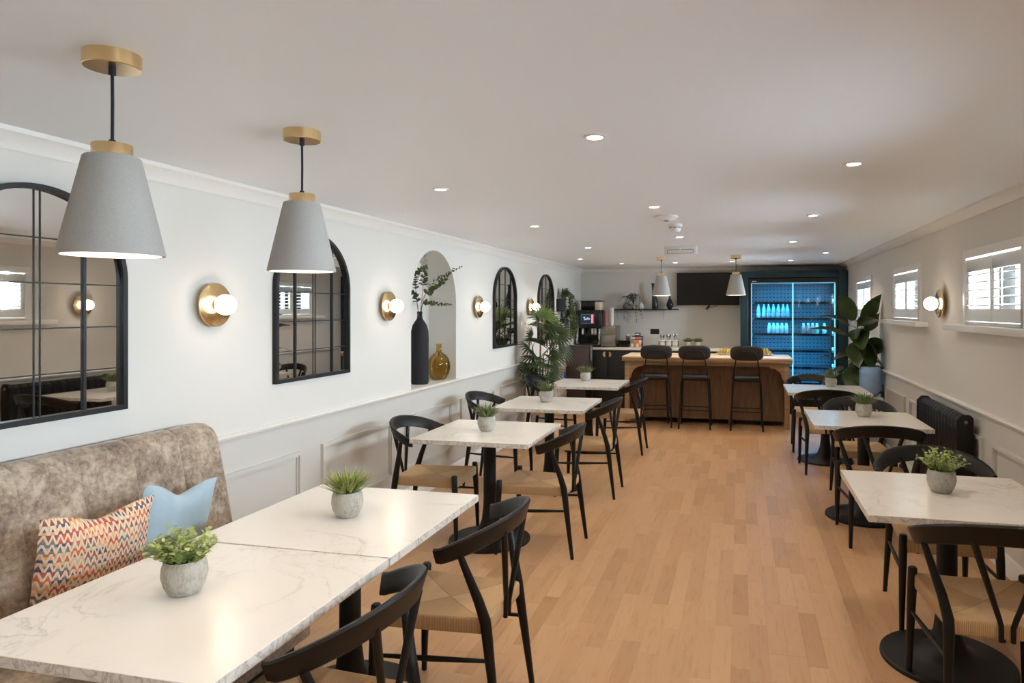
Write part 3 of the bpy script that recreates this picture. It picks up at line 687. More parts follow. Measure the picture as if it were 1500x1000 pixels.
# ------------------------------------------------------------------ chairs
def make_chair():
    t = thing('dining_chair', '', 'chair')
    m = MB(); loops = []
    A, B, C, D = (-0.212, 0.222), (0.212, 0.222), (0.182, -0.232), (-0.182, -0.232)
    def outline(s, dz, sag):
        pts = []
        for (p, q) in ((A, B), (B, C), (C, D), (D, A)):
            for k in range(8):
                u = k/8; pts.append(((p[0]+(q[0]-p[0])*u)*s, (p[1]+(q[1]-p[1])*u)*s, dz-sag*(1-abs(2*u-1)**2)))
        return pts
    spec = [(0.94, 0.388, 0), (0.985, 0.390, 0), (1.0, 0.400, 0), (1.0, 0.438, 0), (0.985, 0.448, 0.002), (0.955, 0.451, 0.004), (0.8, 0.447, 0.006), (0.55, 0.441, 0.004), (0.3, 0.437, 0.002), (0.02, 0.436, 0)]
    for s_, z_, g_ in spec: loops.append(outline(s_, z_, g_))
    n = len(loops[0]); m.v = [p for l in loops for p in l]
    for i in range(len(loops)-1):
        for k in range(n): m.f.append((i*n+k, i*n+(k+1) % n, (i+1)*n+(k+1) % n, (i+1)*n+k))
    m.f += [tuple(range(n)), tuple(range((len(loops)-1)*n, len(loops)*n))]
    m.build('seat', 'paper_cord', t, angle=60)
    # bent backrest
    m = MB(); K = 36; sec = []
    for i in range(K+1):
        ph = math.radians(-97+194*i/K); e = abs(ph)/math.radians(97)
        c = Vector((0.276*math.sin(ph), -0.088-0.207*math.cos(ph), 0.703+0.082*max(-0.05, math.cos(ph))))
        out = Vector((math.sin(ph)/0.276, -math.cos(ph)/0.207, 0)).normalized()
        h = 0.041-0.010*e**3; th = 0.0115; lean = 0.012; b = 0.007
        for (a, z) in ((-th, -h+b), (-th+b, -h), (th-b, -h), (th, -h+b), (th, h-b), (th-b, h), (-th+b, h), (-th, h-b)):
            sec.append(c+out*(a+lean*z/h)+Vector((0, 0, z)))
    m.v = sec
    for i in range(K):
        for k in range(8): m.f.append((i*8+k, i*8+(k+1) % 8, (i+1)*8+(k+1) % 8, (i+1)*8+k))
    m.f += [tuple(range(8)), tuple(range(K*8, K*8+8))]
    m.build('backrest', 'black_wood', t, angle=50)
    for s in (-1, 1):
        MB().tube([(s*0.225, 0.226, 0), (s*0.222, 0.222, 0.15), (s*0.216, 0.212, 0.38), (s*0.214, 0.208, 0.470), (s*0.214, 0.208, 0.476)], [0.0115, 0.0155, 0.0205, 0.0195, 0.015], 12).build('leg', 'black_wood', t)
        MB().tube([(s*0.205, -0.278, 0), (s*0.198, -0.252, 0.2), (s*0.190, -0.228, 0.38), (s*0.189, -0.220, 0.44), (s*0.205, -0.200, 0.52), (s*0.257, -0.150, 0.70)], [0.0115, 0.016, 0.0205, 0.021, 0.0185, 0.012], 12).build('leg', 'black_wood', t)
        MB().tube([(s*0.219, 0.217, 0.285), (s*0.205, -0.01, 0.29), (s*0.193, -0.240, 0.300)], [0.007, 0.011, 0.007], 10).build('stretcher', 'black_wood', t)
        MB().tube([(s*0.020, -0.238, 0.385), (s*0.020, -0.240, 0.44), (s*0.028, -0.243, 0.47), (s*0.122, -0.268, 0.76)], [0.009, 0.0095, 0.010, 0.014], 10).build('back_spoke', 'black_wood', t)
    return t
CH = [(-1.195, 1.735, PI/2, 'black curved-back cord-seat chair facing the cushions across the bench table'),
      (-1.13, 2.55, PI/2, 'black curved-back cord-seat chair at the bench table with the grassy plant'),
      (-1.315, 4.41, PI/2, 'black curved-back cord-seat chair on the aisle side of the niche table'),
      (-2.075, 4.44, -PI/2+0.06, 'black curved-back cord-seat chair between the niche wall and its table'),
      (-1.30, 5.81, PI/2, 'black curved-back cord-seat chair on the aisle side of the middle table by the wall'),
      (-2.13, 5.91, -PI/2, 'black curved-back cord-seat chair between dado wall and middle table'),
      (-1.31, 7.56, PI/2, 'black curved-back cord-seat chair on the aisle side of the table before the cabinet'),
      (-2.10, 7.56, -PI/2, 'black curved-back cord-seat chair directly in front of the fan palm'),
      (0.94, 2.99, 0.0, 'black curved-back cord-seat chair with its back to the room at the round-leaf plant table'),
      (1.00, 3.86, PI, 'black curved-back cord-seat chair behind the round-leaf plant table facing away from the bar'),
      (0.92, 5.10, 0.0, 'black curved-back cord-seat chair pushed in to the table alongside the radiator'),
      (0.98, 6.05, PI, 'black curved-back cord-seat chair across the radiator table facing away from the bar'),
      (0.82, 7.13, 0.0, 'black curved-back cord-seat chair facing the fridge at the table near the bar'),
      (0.80, 8.12, PI, 'black curved-back cord-seat chair standing closest to the blue lit fridge')]
cproto = make_chair()
for i, (x, y, r, lab) in enumerate(CH):
    o = cproto if i == 0 else copy_tree(cproto)
    o.location = (x, y, 0); o.rotation_euler = (0, 0, r); o['label'] = lab

# ------------------------------------------------------------------ table plants
def pot_mesh(sc=1.0):
    return MB().lathe([(r*sc, z*sc) for r, z in [(0, 0.0), (0.036, 0.0), (0.043, 0.004), (0.056, 0.028), (0.0625, 0.056), (0.0605, 0.082), (0.055, 0.100), (0.053, 0.102), (0.050, 0.100), (0.050, 0.088), (0, 0.088)]], 32)
def foliage_round(seed, sc=1.0):
    random.seed(seed); m = MB()
    for k in range(64):
        a = random.random()*2*PI; tilt = math.sqrt(random.random())*1.02; L = (0.082+0.038*random.random())*sc*(1-0.12*tilt)
        d = Vector((math.cos(a)*math.sin(tilt), math.sin(a)*math.sin(tilt), math.cos(tilt)))
        b = Vector((math.cos(a)*0.025*tilt, math.sin(a)*0.025*tilt, 0.088*sc))
        m.tube([b, b+d*L*0.5+Vector((0, 0, 0.004)), b+d*L], 0.0009, 4, False)
        for q in range(9):
            u = 0.25+0.78*q/8; c = b+d*(L*u); g = Vector((random.uniform(-1, 1), random.uniform(-1, 1), random.uniform(-0.2, 0.9))).normalized()
            s = (0.011+0.006*random.random())*sc; m.leaf(c, g, Vector((0, 0, 1)), s*1.2, s, 0.1, 0.15, 2)
    return m
def foliage_grass(seed, sc=1.0):
    random.seed(seed); m = MB()
    for k in range(190):
        a = random.random()*2*PI; tilt = math.sqrt(random.random())*0.92; L = (0.080+0.042*random.random())*sc
        d = Vector((math.cos(a)*math.sin(tilt), math.sin(a)*math.sin(tilt), math.cos(tilt)))
        b = Vector((math.cos(a)*0.036*min(1, tilt), math.sin(a)*0.036*min(1, tilt), 0.088*sc))
        m.leaf(b, d, Vector((0, 0, 1)), L, 0.0075*sc, 0.04+0.14*random.random(), 0.3, 3)
    for k in range(30):
        a = random.random()*2*PI; tilt = random.random()*0.9; L = 0.05*sc
        d = Vector((math.cos(a)*math.sin(tilt), math.sin(a)*math.sin(tilt), math.cos(tilt))); b = Vector((0, 0, 0.088*sc))+d*L*0.7
        for q in range(4): m.leaf(b+d*q*0.008, Vector((math.cos(a+q*1.7), math.sin(a+q*1.7), 0.5)), Vector((0, 0, 1)), 0.024*sc, 0.006*sc, 0.1, 0.2, 2)
    return m
PL = [(-1.60, 1.70, 'round', 'round grey concrete pot of pale round-leaf foliage beside the patterned cushion', 'leaf_light'),
      (-1.55, 2.48, 'grass', 'grey concrete pot of light green grassy leaves on the bench table', 'leaf_grass'),
      (-1.70, 4.43, 'grass', 'grey concrete pot of olive grassy leaves on the table below the niche', 'leaf_muted'),
      (-1.70, 5.92, 'round', 'grey concrete pot of fine leaves on the middle table by the wall', 'leaf_muted'),
      (-1.75, 7.75, 'grass', 'grey concrete pot of spiky leaves on the table before the drinks cabinet', 'leaf_muted'),
      (0.90, 3.43, 'round', 'grey concrete pot of bushy round-leaf sprigs on the table in front of the radiator', 'leaf_light'),
      (0.94, 5.69, 'grass', 'grey concrete pot of bushy grassy leaves on the table alongside the radiator', 'leaf_muted'),
      (0.95, 7.74, 'round', 'grey concrete pot of fine leaves on the table beside the leafy corner plant', 'leaf_muted')]
def table_plant(x, y, z, kind, label, mat, seed, sc=1.0, group=None):
    t = thing('potted_plant', label, 'potted plant', (x, y, z), seed*1.3, group)
    pot_mesh(sc).build('pot', 'concrete', t)
    MB().lathe([(0.0495*sc, 0.0885*sc), (0.03*sc, 0.092*sc), (0, 0.093*sc)], 20).build('soil', 'soil', t)
    (foliage_round if kind == 'round' else foliage_grass)(seed, sc).build('foliage', mat, t, kind='stuff')
for i, (x, y, kd, lab, mt) in enumerate(PL): table_plant(x, y, 0.75, kd, lab, mt, 11+i)

# ------------------------------------------------------------------ radiator
t = thing('radiator', 'black finned electric radiator on the right wall', 'radiator', (1.47, 0, 0))
Y0, Y1, nf = 5.03, 6.11, 13
for k in range(nf):
    a = Y0+0.035+(Y1-Y0-0.07)*k/nf; b = a+(Y1-Y0-0.07)/nf-0.006
    poly = [(-0.045, 0.20), (0.045, 0.20), (0.045, 0.85), (0.025, 0.868), (-0.015, 0.868), (-0.045, 0.835)]
    MB().prism(poly, 'y', a, b).build('fin', 'radiator_black', t, 0.004)
for a, b in ((Y0, Y0+0.033), (Y1-0.033, Y1)):
    MB().prism([(-0.055, 0.19), (0.05, 0.19), (0.05, 0.855), (0.030, 0.878), (-0.022, 0.878), (-0.055, 0.842)], 'y', a, b).build('end_panel', 'radiator_black', t, 0.006)
MB().box(-0.038, 0.04, Y0+0.03, Y1-0.03, 0.23, 0.83).build('core', 'radiator_black', t)
for z in (0.775, 0.805): MB().tube([(-0.048, Y0+0.03, z), (-0.048, Y1-0.03, z)], 0.0035, 6).build('trim_rod', 'radiator_black', t)
MB().lathe([(0, -0.004), (0.012, -0.004), (0.012, 0)], 16, (0.0, Y0, 0.83), 'y').build('logo_boss', 'detector_grey', t)
for y in (Y0+0.18, Y1-0.18): MB().box(0.045, 0.082, y-0.02, y+0.02, 0.3, 0.75).build('wall_bracket', 'radiator_black', t)
MB().tube([(0.055, Y0+0.02, 0.24), (0.05, Y0-0.10, 0.30), (0.045, Y0-0.20, 0.22), (0.05, Y0-0.26, 0.10), (0.056, Y0-0.3, 0.04)], 0.004, 6).build('power_cable', 'black_metal', t)

# ------------------------------------------------------------------ fan palm in the left corner
random.seed(21)
t = thing('fan_palm', 'bushy green fan palm in a cream pot by the left wall', 'palm', (-2.40, 8.14, 0))
MB().lathe([(0, 0), (0.115, 0), (0.125, 0.01), (0.155, 0.70), (0.160, 0.76), (0.150, 0.76), (0.145, 0.70), (0, 0.70)], 32).build('pot', 'planter_cream', t)
MB().lathe([(0.146, 0.70), (0.08, 0.715), (0, 0.72)], 24).build('soil', 'soil', t)
def fan_leaf(c, d, R, face, n=15, spread=3.3, droop=0.10):
    """fan of pleated leaflets; d points along the middle leaflet, face is the side the fan shows"""
    m = MB(); d = Vector(d).normalized(); face = Vector(face); side = d.cross(face).normalized(); nrm = side.cross(d).normalized()
    for k in range(n):
        a = -spread/2+spread*k/(n-1)
        dd = d*math.cos(a)+side*math.sin(a); L = R*(0.74+0.26*math.cos(a*0.7))*random.uniform(0.90, 1.06)
        m.leaf(Vector(c), dd+nrm*0.10*abs(math.sin(a)), nrm, L, R*0.10, droop, 0.5, 5)
        for i in range(len(m.v)-18, len(m.v)):
            x, y, z = m.v[i]; rr = (Vector((x, y, z))-Vector(c)).length; m.v[i] = (x, y, z-0.55*rr*rr/R*0.5)
    return m
CANES = [((-0.02, 0.0), (0.0, -0.03), 1.36), ((0.05, 0.05), (0.12, 0.05), 1.22), ((-0.06, 0.03), (-0.10, -0.06), 1.12), ((0.03, -0.05), (0.06, -0.12), 1.0), ((-0.03, -0.07), (-0.05, -0.16), 0.95)]
for (bx, by), (tx, ty), hz in CANES:
    MB().tube([(bx, by, 0.70), ((bx+tx)/2, (by+ty)/2, (0.70+hz)/2), (tx, ty, hz)], [0.012, 0.010, 0.008], 8).build('cane', 'cane_stem', t)
# cane, azimuth, radius, elevation, drop below the cane top
FR = [(0, -30, .27, 74, 0), (0, 60, .26, 58, 0), (0, -120, .25, 35, .02), (0, 10, .26, 30, .04), (0, 100, .26, 25, .05), (0, -75, .26, 15, .06), (0, -10, .26, 5, .10), (0, 50, .25, 0, .12),
      (1, 75, .27, 55, 0), (1, 20, .27, 30, .02), (1, 100, .26, 15, .05), (1, -30, .26, 10, .06), (1, 45, .27, -5, .12), (1, 80, .25, -20, .16),
      (2, -100, .26, 50, 0), (2, -50, .27, 30, .02), (2, -95, .27, 5, .06), (2, -65, .26, -15, .12), (2, -100, .25, -35, .20),
      (3, -40, .27, 35, 0), (3, 10, .27, 10, .03), (3, 55, .27, -5, .06), (3, -60, .27, -15, .08), (3, 30, .26, -30, .16),
      (4, -80, .26, 25, 0), (4, -55, .26, -5, .05), (4, -90, .26, -30, .10), (4, -60, .25, -45, .15)]
for k, (ci, az, R, el, dz) in enumerate(FR):
    (bx, by), (tx, ty), hz = CANES[ci]; a = math.radians(az); e = math.radians(el)
    d = Vector((math.cos(a)*math.cos(e), math.sin(a)*math.cos(e), math.sin(e)))
    if d.x < 0: d.x *= 0.25
    st = Vector((tx, ty, hz-dz)); st2 = st+d*0.10+Vector((0, 0, 0.03))
    lf = fan_leaf(st2, d, R*0.88, Vector((0.5+random.uniform(-.3, .3), -0.75, 0.9+random.uniform(-.4, .3))))
    lf.v = [(max(x, -0.236), y, z) for x, y, z in lf.v]
    f = lf.build('fan_leaf', 'leaf_palm_pale' if el > 50 else 'leaf_palm', t)  # steep upper leaves get the paler green
    MB().tube([st, st+d*0.05+Vector((0, 0, 0.02)), st2], 0.0035, 5).build('leaf_stalk', 'green_stem', f)

# ------------------------------------------------------------------ broad-leaf plant, water cooler on the right
random.seed(5)
t = thing('broadleaf_plant', 'tall dark broad-leaf plant in the corner beside the fridge', 'plant', (1.16, 8.42, 0))
MB().lathe([(0, 0), (0.085, 0), (0.092, 0.01), (0.108, 0.26), (0.110, 0.29), (0.102, 0.29), (0.098, 0.25), (0, 0.25)], 28).build('pot', 'vase_black', t)
MB().lathe([(0.099, 0.25), (0, 0.26)], 20).build('soil', 'soil', t)
MB().tube([(0, 0, 0.25), (0.06, -0.02, 0.6), (0.13, -0.04, 1.0), (0.16, -0.05, 1.45)], [0.014, 0.012, 0.010, 0.006], 8).build('trunk', 'green_stem', t)
def big_leaf(L, W, droop, fold=0.18):
    m = MB(); n = 9; K = 3
    for i in range(n+1):
        u = i/n; w = W/2*math.sin(PI*min(1, 0.03+u*0.97)**0.85)**0.75 if i < n else 0.001
        cz = -droop*L*u*u
        for j in range(-K, K+1):
            q = j/K; m.v.append((L*(u-0.12*droop*u*u), q*w, cz+abs(q)*w*fold+0.006*math.sin(9*u+3*q)*abs(q)))
    r = 2*K+1
    for i in range(n):
        for j in range(r-1): m.f.append((i*r+j, i*r+j+1, (i+1)*r+j+1, (i+1)*r+j))
    return m
# attach height, azimuth deg, stalk, length, width, pitch deg, roll deg, droop
BL = [(1.44, 200, 0.05, 0.30, 0.17, 62, 60, 0.25), (1.40, -10, 0.05, 0.36, 0.17, 62, -60, 0.30), (1.36, 190, 0.10, 0.30, 0.10, 42, 20, 0.45), (1.30, 5, 0.08, 0.30, 0.13, 45, -70, 0.25),
      (1.34, -95, 0.05, 0.34, 0.20, -10, 10, 0.35), (1.25, 185, 0.12, 0.34, 0.11, 25, 25, 0.30), (1.24, -70, 0.06, 0.36, 0.22, -35, -10, 0.25), (1.12, -20, 0.08, 0.28, 0.20, 10, -60, 0.35),
      (1.05, 200, 0.07, 0.24, 0.19, 0, 40, 0.5), (0.98, -85, 0.07, 0.24, 0.20, -10, 20, 0.4), (0.96, 185, 0.18, 0.24, 0.07, 15, 10, 0.3), (0.92, -15, 0.12, 0.26, 0.08, 30, -30, 0.9),
      (0.88, -60, 0.05, 0.24, 0.12, 5, -25, 0.4), (0.86, 205, 0.12, 0.30, 0.20, -5, 30, 0.5), (0.84, -90, 0.05, 0.40, 0.22, -55, 0, 0.15), (0.80, -35, 0.10, 0.30, 0.14, 25, -40, 0.2), (0.74, -60, 0.10, 0.28, 0.17, 15, 10, 0.6),
      (1.38, -60, 0.04, 0.30, 0.18, 30, -20, 0.35), (1.30, -110, 0.05, 0.30, 0.18, 15, 25, 0.45), (1.20, -100, 0.05, 0.32, 0.20, -25, 15, 0.3), (1.16, -45, 0.06, 0.30, 0.20, -15, -40, 0.4), (1.02, -60, 0.06, 0.28, 0.19, -5, -30, 0.45),
      (0.92, -105, 0.06, 0.30, 0.20, -30, 15, 0.3), (0.78, -70, 0.08, 0.34, 0.18, -10, -10, 0.4), (0.72, -100, 0.08, 0.30, 0.18, -20, 15, 0.4), (0.68, -30, 0.10, 0.28, 0.16, 10, -30, 0.5)]
TR = [(0, 0, 0.25), (0.06, -0.02, 0.6), (0.13, -0.04, 1.0), (0.16, -0.05, 1.45)]
def trunk_at(z):
    for a, b in zip(TR, TR[1:]):
        if a[2] <= z <= b[2]:
            f = (z-a[2])/(b[2]-a[2]); return Vector((a[0]+(b[0]-a[0])*f, a[1]+(b[1]-a[1])*f, z))
    return Vector(TR[-1])
for (hz, az, sk, L, W, pi_, ro, dr) in BL:
    a = math.radians(az); d = Vector((math.cos(a), math.sin(a), 0.35)).normalized()
    b0 = trunk_at(hz); b1 = b0+d*sk
    M = Matrix.Translation(b1) @ Matrix.Rotation(a, 4, 'Z') @ Matrix.Rotation(-math.radians(pi_), 4, 'Y') @ Matrix.Rotation(math.radians(ro), 4, 'X')
    m = big_leaf(L*1.28, W*1.12, dr); m.v = [tuple(M @ Vector(v)) for v in m.v]; m.v = [(min(x, 0.385), y, z) for x, y, z in m.v]
    f = m.build('leaf', 'leaf_fiddle', t)
    MB().tube([b0, b0+d*sk*0.5+Vector((0, 0, 0.01)), b1], 0.005, 6).build('leaf_stalk', 'green_stem', f)
t = thing('water_cooler', 'white water cooler with blue bottle behind the broad-leaf plant', 'water cooler', (1.405, 8.10, 0))
MB().box(-0.125, 0.125, -0.13, 0.13, 0.0, 0.62).build('body', 'cooler_white', t, 0.03, bseg=4)
MB().box(-0.08, 0.08, -0.138, -0.128, 0.40, 0.52).build('tap_recess', 'detector_grey', t)
for s in (-1, 1): MB().tube([(s*0.04, -0.135, 0.49), (s*0.04, -0.165, 0.485), (s*0.04, -0.168, 0.46)], 0.008, 8).build('tap', 'plastic_blue' if s < 0 else 'plastic_white', t)
MB().lathe([(0, 0.60), (0.06, 0.62), (0.11, 0.66), (0.118, 0.70), (0.114, 0.76), (0.118, 0.80), (0.114, 0.86), (0.118, 0.90), (0.10, 0.95), (0, 0.955)], 28).build('water_bottle', 'water_blue', t)

# ------------------------------------------------------------------ hanging planters on the left wall
random.seed(31)
def wall_planter(y, z, label, L):
    t = thing('wall_planter', label, 'planter', (XL, y, z))
    m = MB(); hw, dp, hh = 0.10, 0.11, 0.19
    pl = [(0.004, -hw)]+[(0.004+dp*math.sin(PI*k/14), -hw*math.cos(PI*k/14)) for k in range(1, 14)]+[(0.004, hw)]
    m.prism(pl, 'z', 0, hh).build('pocket', 'vase_black', t, 0.004)
    MB().tube([(0.008, -0.06, hh-0.02), (0.006, 0.0, hh+0.16), (0.008, 0.06, hh-0.02)], 0.003, 6).build('strap', 'black_metal', t)
    m = MB()
    for k in range(34):
        a = random.uniform(-1, 1); out = random.uniform(0.02, 0.13); l = L*random.uniform(0.45, 1.0); r = random.uniform(0.05, 0.16)
        p = [Vector((0.06, a*0.07, hh-0.01)), Vector((0.06+out*0.5, a*0.10+0.05, hh+r)), Vector((0.07+out, a*0.12+0.10, hh+r*0.4)), Vector((0.07+out*1.1, a*0.12+0.11, hh-l*0.5)), Vector((0.07+out, a*0.12+0.11, hh-l))]
        m.tube([interp(p, q/10) for q in range(11)], 0.0014, 4, False)
        for q in range(22):
            c = interp(p, 0.12+0.87*q/21); g = Vector((random.uniform(-0.3, 1), random.uniform(-1, 1), random.uniform(-0.9, 0.5)))
            m.leaf(c, g, Vector((0, 0, 1)), 0.034, 0.022, 0.2, 0.2, 2)
    m.v = [(max(x, 0.005), yy, zz) for x, yy, zz in m.v]
    m.build('foliage', 'leaf_trail', t, kind='stuff')
wall_planter(9.86, 1.545, 'upper black wall pocket planter with trailing ivy', 0.34)
wall_planter(10.06, 1.25, 'lower black wall pocket planter with trailing ivy', 0.34)

# ------------------------------------------------------------------ drinks counter
CT = 0.97; CF = 10.68
o = MB().box(XL+0.02, 0.0, CF-0.02, YB, CT-0.035, CT).build('counter_worktop', 'worktop_white', None, 0.003); tag(o, 'long white worktop along the end wall', 'worktop')
def base_cabinet(x0, x1, label, group=None):
    t = thing('base_cabinet', label, 'cabinet', ((x0+x1)/2, CF, 0), 0, group); w = x1-x0
    MB().box(-w/2, w/2, 0.02, YB-CF-0.01, 0.10, CT-0.036).build('body', 'cabinet_black', t)
    MB().box(-w/2, w/2, 0.07, 0.10, 0.0, 0.10).build('plinth', 'cabinet_black', t)
    for s in (-1, 1):
        a, b = sorted((s*0.002, s*(w/2-0.002)))
        d = MB().box(a, b, 0.0, 0.019, 0.11, CT-0.040).build('door', 'cabinet_black', t, 0.002)
        poly = [(s*0.030, 0.863+0.045)]+[(s*(0.030+0.040*math.sin(PI*k/14)), 0.863+0.045*math.cos(PI*k/14)) for k in range(1, 14)]+[(s*0.030, 0.863-0.045)]
        MB().prism(poly, 'y', -0.008, 0.001).build('handle', 'brass', d)
base_cabinet(-2.44, -1.68, 'black two-door cabinet with half-moon brass handles beside the brown end unit')
base_cabinet(-1.68, -0.84, 'black two-door cabinet with half-moon brass handles hidden behind the bar stools')
base_cabinet(-0.84, -0.005, 'black two-door cabinet with half-moon brass handles beside the fridge surround')
t = thing('end_cabinet', 'dark brown freestanding end cabinet beside the palm and the black doors', 'cabinet', (-2.46, 10.44, 0))
MB().box(-0.175, 0.175, -0.16, 0.19, 0.06, 0.995).build('body', 'cabinet_brown', t, 0.004)
MB().box(-0.165, 0.165, -0.14, 0.18, 0.0, 0.06).build('plinth', 'cabinet_black', t)
MB().box(-0.185, 0.185, -0.17, 0.19, 0.995, 1.015).build('top', 'cabinet_brown', t, 0.003)
m = MB()
for k in range(5): m.tube([(0.0, -0.02+0.012*k, 0.0), (0.012*math.sin(k), -0.02+0.012*k, -0.10), (0.006*math.cos(k*2), -0.02+0.012*k, -0.20-0.02*(k % 2))], 0.009, 6, True, 0.6)
o = m.build('hanging_towel', 'towel_grey', None, loc=(-2.262, 10.40, 1.0)); tag(o, 'grey cloth hanging from the side of the brown end cabinet', 'cloth')
t = thing('mop', 'pale wooden mop handle with blue sleeve leaning beside the brown end cabinet', 'mop', (-2.60, 10.08, 0))
MB().tube([(0.02, 0, 0.05), (-0.02, 0.01, 1.08)], 0.011, 10).build('handle', 'broom_wood', t)
MB().tube([(0.004, 0, 0.50), (-0.001, 0.003, 0.62)], 0.019, 12).build('sleeve', 'plastic_blue', t)
MB().box(-0.028, 0.14, -0.05, 0.05, 0, 0.05).build('mop_head', 'towel_grey', t, 0.01)

# coffee machine
t = thing('coffee_machine', 'black bean-to-cup coffee machine with glowing screen on the counter', 'coffee machine', (-2.40, 10.93, CT))
MB().box(-0.20, 0.20, 0.06, 0.28, 0.0, 0.60).build('body', 'machine_black', t, 0.01)
MB().box(-0.20, 0.20, -0.14, 0.06, 0.30, 0.60).build('front_head', 'machine_black', t, 0.02, bseg=3)
for a in (-0.20, 0.165): MB().box(a, a+0.035, -0.10, 0.06, 0.04, 0.30).build('side_cheek', 'chrome', t, 0.008)
MB().box(-0.20, 0.20, -0.15, 0.06, 0.0, 0.045).build('drip_tray', 'machine_black', t, 0.006)
MB().box(-0.17, 0.17, -0.13, 0.05, 0.046, 0.052).build('drip_grid', 'chrome', t)
for x in (-0.10, 0.06, 0.11): MB().lathe([(0.018, 0.20), (0.022, 0.22), (0.022, 0.31)], 14, (x, -0.05, 0)).build('spout', 'chrome', t)
sc = MB().box(-0.115, 0.105, -0.146, -0.139, 0.375, 0.535).build('screen_bezel', 'detector_grey', t, 0.003)
MB().box(-0.100, 0.055, -0.149, -0.1455, 0.388, 0.522).build('screen', 'screen_navy', sc)
MB().box(0.060, 0.090, -0.149, -0.1455, 0.388, 0.522).build('screen_stripe', 'screen_pink', sc)
MB().tube([(-0.075, -0.150, 0.470), (-0.055, -0.150, 0.490), (-0.040, -0.150, 0.450), (-0.060, -0.150, 0.440), (-0.020, -0.150, 0.445), (-0.005, -0.150, 0.480), (0.005, -0.150, 0.440), (0.020, -0.150, 0.470), (0.038, -0.150, 0.445)], 0.009, 6, True, 0.25).build('screen_logo', 'screen_white', sc)
MB().box(-0.02, 0.02, -0.1425, -0.139, 0.565, 0.575).build('badge', 'detector_grey', t)
for x in (-0.085, 0.035):
    h = MB().box(x-0.055, x+0.055, -0.03, 0.14, 0.60, 0.735).build('bean_hopper', 'hopper_glass', t, 0.006)
    MB().box(x-0.048, x+0.048, -0.024, 0.134, 0.603, 0.660).build('beans', 'card_brown', h)
MB().box(0.10, 0.195, -0.05, 0.15, 0.60, 0.735).build('powder_box', 'card_cream', t, 0.004)
MB().box(-0.15, 0.21, -0.06, 0.16, 0.735, 0.752).build('hopper_lid', 'machine_black', t, 0.003)
t = thing('milk_fridge', 'bronze steel milk fridge box beside the coffee machine', 'milk fridge', (-2.065, 10.93, CT))
MB().box(-0.12, 0.12, -0.12, 0.28, 0.012, 0.345).build('body', 'steel', t, 0.005)
MB().box(-0.118, 0.118, -0.132, -0.121, 0.015, 0.20).build('door', 'steel', t, 0.003)
MB().box(-0.118, 0.118, -0.132, -0.121, 0.205, 0.342).build('upper_panel', 'steel', t, 0.003)
for sx in (-1, 1):
    for yy in (-0.09, 0.25): MB().lathe([(0, 0), (0.012, 0), (0.012, 0.013), (0, 0.013)], 10, (sx*0.095, yy, 0)).build('foot', 'machine_black', t)
def cup_stack(x, y, z, n, mat, label):
    t = thing('cup_stack', label, 'cups', (x, y, z))
    m = MB()
    for k in range(n):
        a = k*0.028; c = MB().lathe([(0, a+0.002), (0.028, a+0.002), (0.038, a+0.085), (0.040, a+0.088), (0.040, a+0.092), (0.036, a+0.090), (0.026, a+0.006)], 18)
        c.build('paper_cup', mat, t)
cup_stack(-2.125, 10.94, CT+0.345, 6, 'cup_pink', 'stack of pink paper cups on the milk fridge')
cup_stack(-2.035, 10.94, CT+0.345, 8, 'cup_white', 'tall stack of white paper cups on the milk fridge')

t = thing('tea_tray', 'black tray of wrapped tea bags on the white worktop', 'tray', (-1.86, 11.0, CT))
MB().box(-0.11, 0.11, -0.09, 0.09, 0, 0.012).box(-0.11, 0.11, -0.09, -0.082, 0.012, 0.05).box(-0.11, 0.11, 0.082, 0.09, 0.012, 0.10).box(-0.11, -0.102, -0.082, 0.082, 0.012, 0.05).box(0.102, 0.11, -0.082, 0.082, 0.012, 0.05).build('tray', 'machine_black', t)
for k in range(8):
    o = MB().box(-0.022, 0.022, -0.035, 0.035, 0, 0.012).build('tea_sachet', 'banana_yellow' if k % 3 else 'card_cream', None, 0.003, loc=(-1.94+0.052*(k % 4), 10.965+0.07*(k//4), CT+0.012+0.014*(k % 2)*0)); tag(o, 'small wrapped tea sachet lying in the black tray', 'sachet', 'tea sachets in the tray')
t = thing('takeaway_cup', 'pink takeaway cup with dark round logo beside the tea boxes', 'cup', (-1.80, 11.16, CT))
MB().lathe([(0, 0.001), (0.028, 0.0), (0.038, 0.17), (0.040, 0.175), (0.040, 0.18), (0.0, 0.18)], 22).build('body', 'cup_pink', t)
MB().lathe([(0.041, 0.175), (0.041, 0.186), (0.034, 0.196), (0, 0.196)], 22).build('lid', 'cup_white', t)
MB().lathe([(0.010, -0.038), (0.024, -0.036), (0.024, -0.034)], 18, (0, 0, 0.12), 'y').build('logo_ring', 'card_brown', t)
t = thing('tea_box_display', 'stepped navy display of colourful tea boxes on the worktop', 'tea display', (-1.635, 11.05, CT))
MB().prism([(-0.11, 0.0), (0.10, 0.0), (0.10, 0.175), (0.03, 0.175), (0.03, 0.125), (-0.04, 0.125), (-0.04, 0.06), (-0.11, 0.06)], 'x', -0.085, 0.085).build('stand', 'card_blue', t)
for k, (x, mt) in enumerate([(-0.062, 'card_teal'), (-0.020, 'card_orange'), (0.022, 'card_orange'), (0.064, 'card_cream')]):
    MB().box(x-0.019, x+0.019, -0.112, -0.045, 0.0605, 0.112).build('tea_box', mt, t)
    MB().box(x-0.019, x+0.019, -0.114, -0.1105, 0.003, 0.058).build('front_card', 'card_orange' if k % 2 else 'card_cream', t)
for k, x in enumerate((-0.055, 0.0, 0.055)): MB().box(x-0.024, x+0.024, -0.035, 0.025, 0.1255, 0.160).build('tea_box', ('card_cream', 'card_orange', 'cup_pink')[k], t)
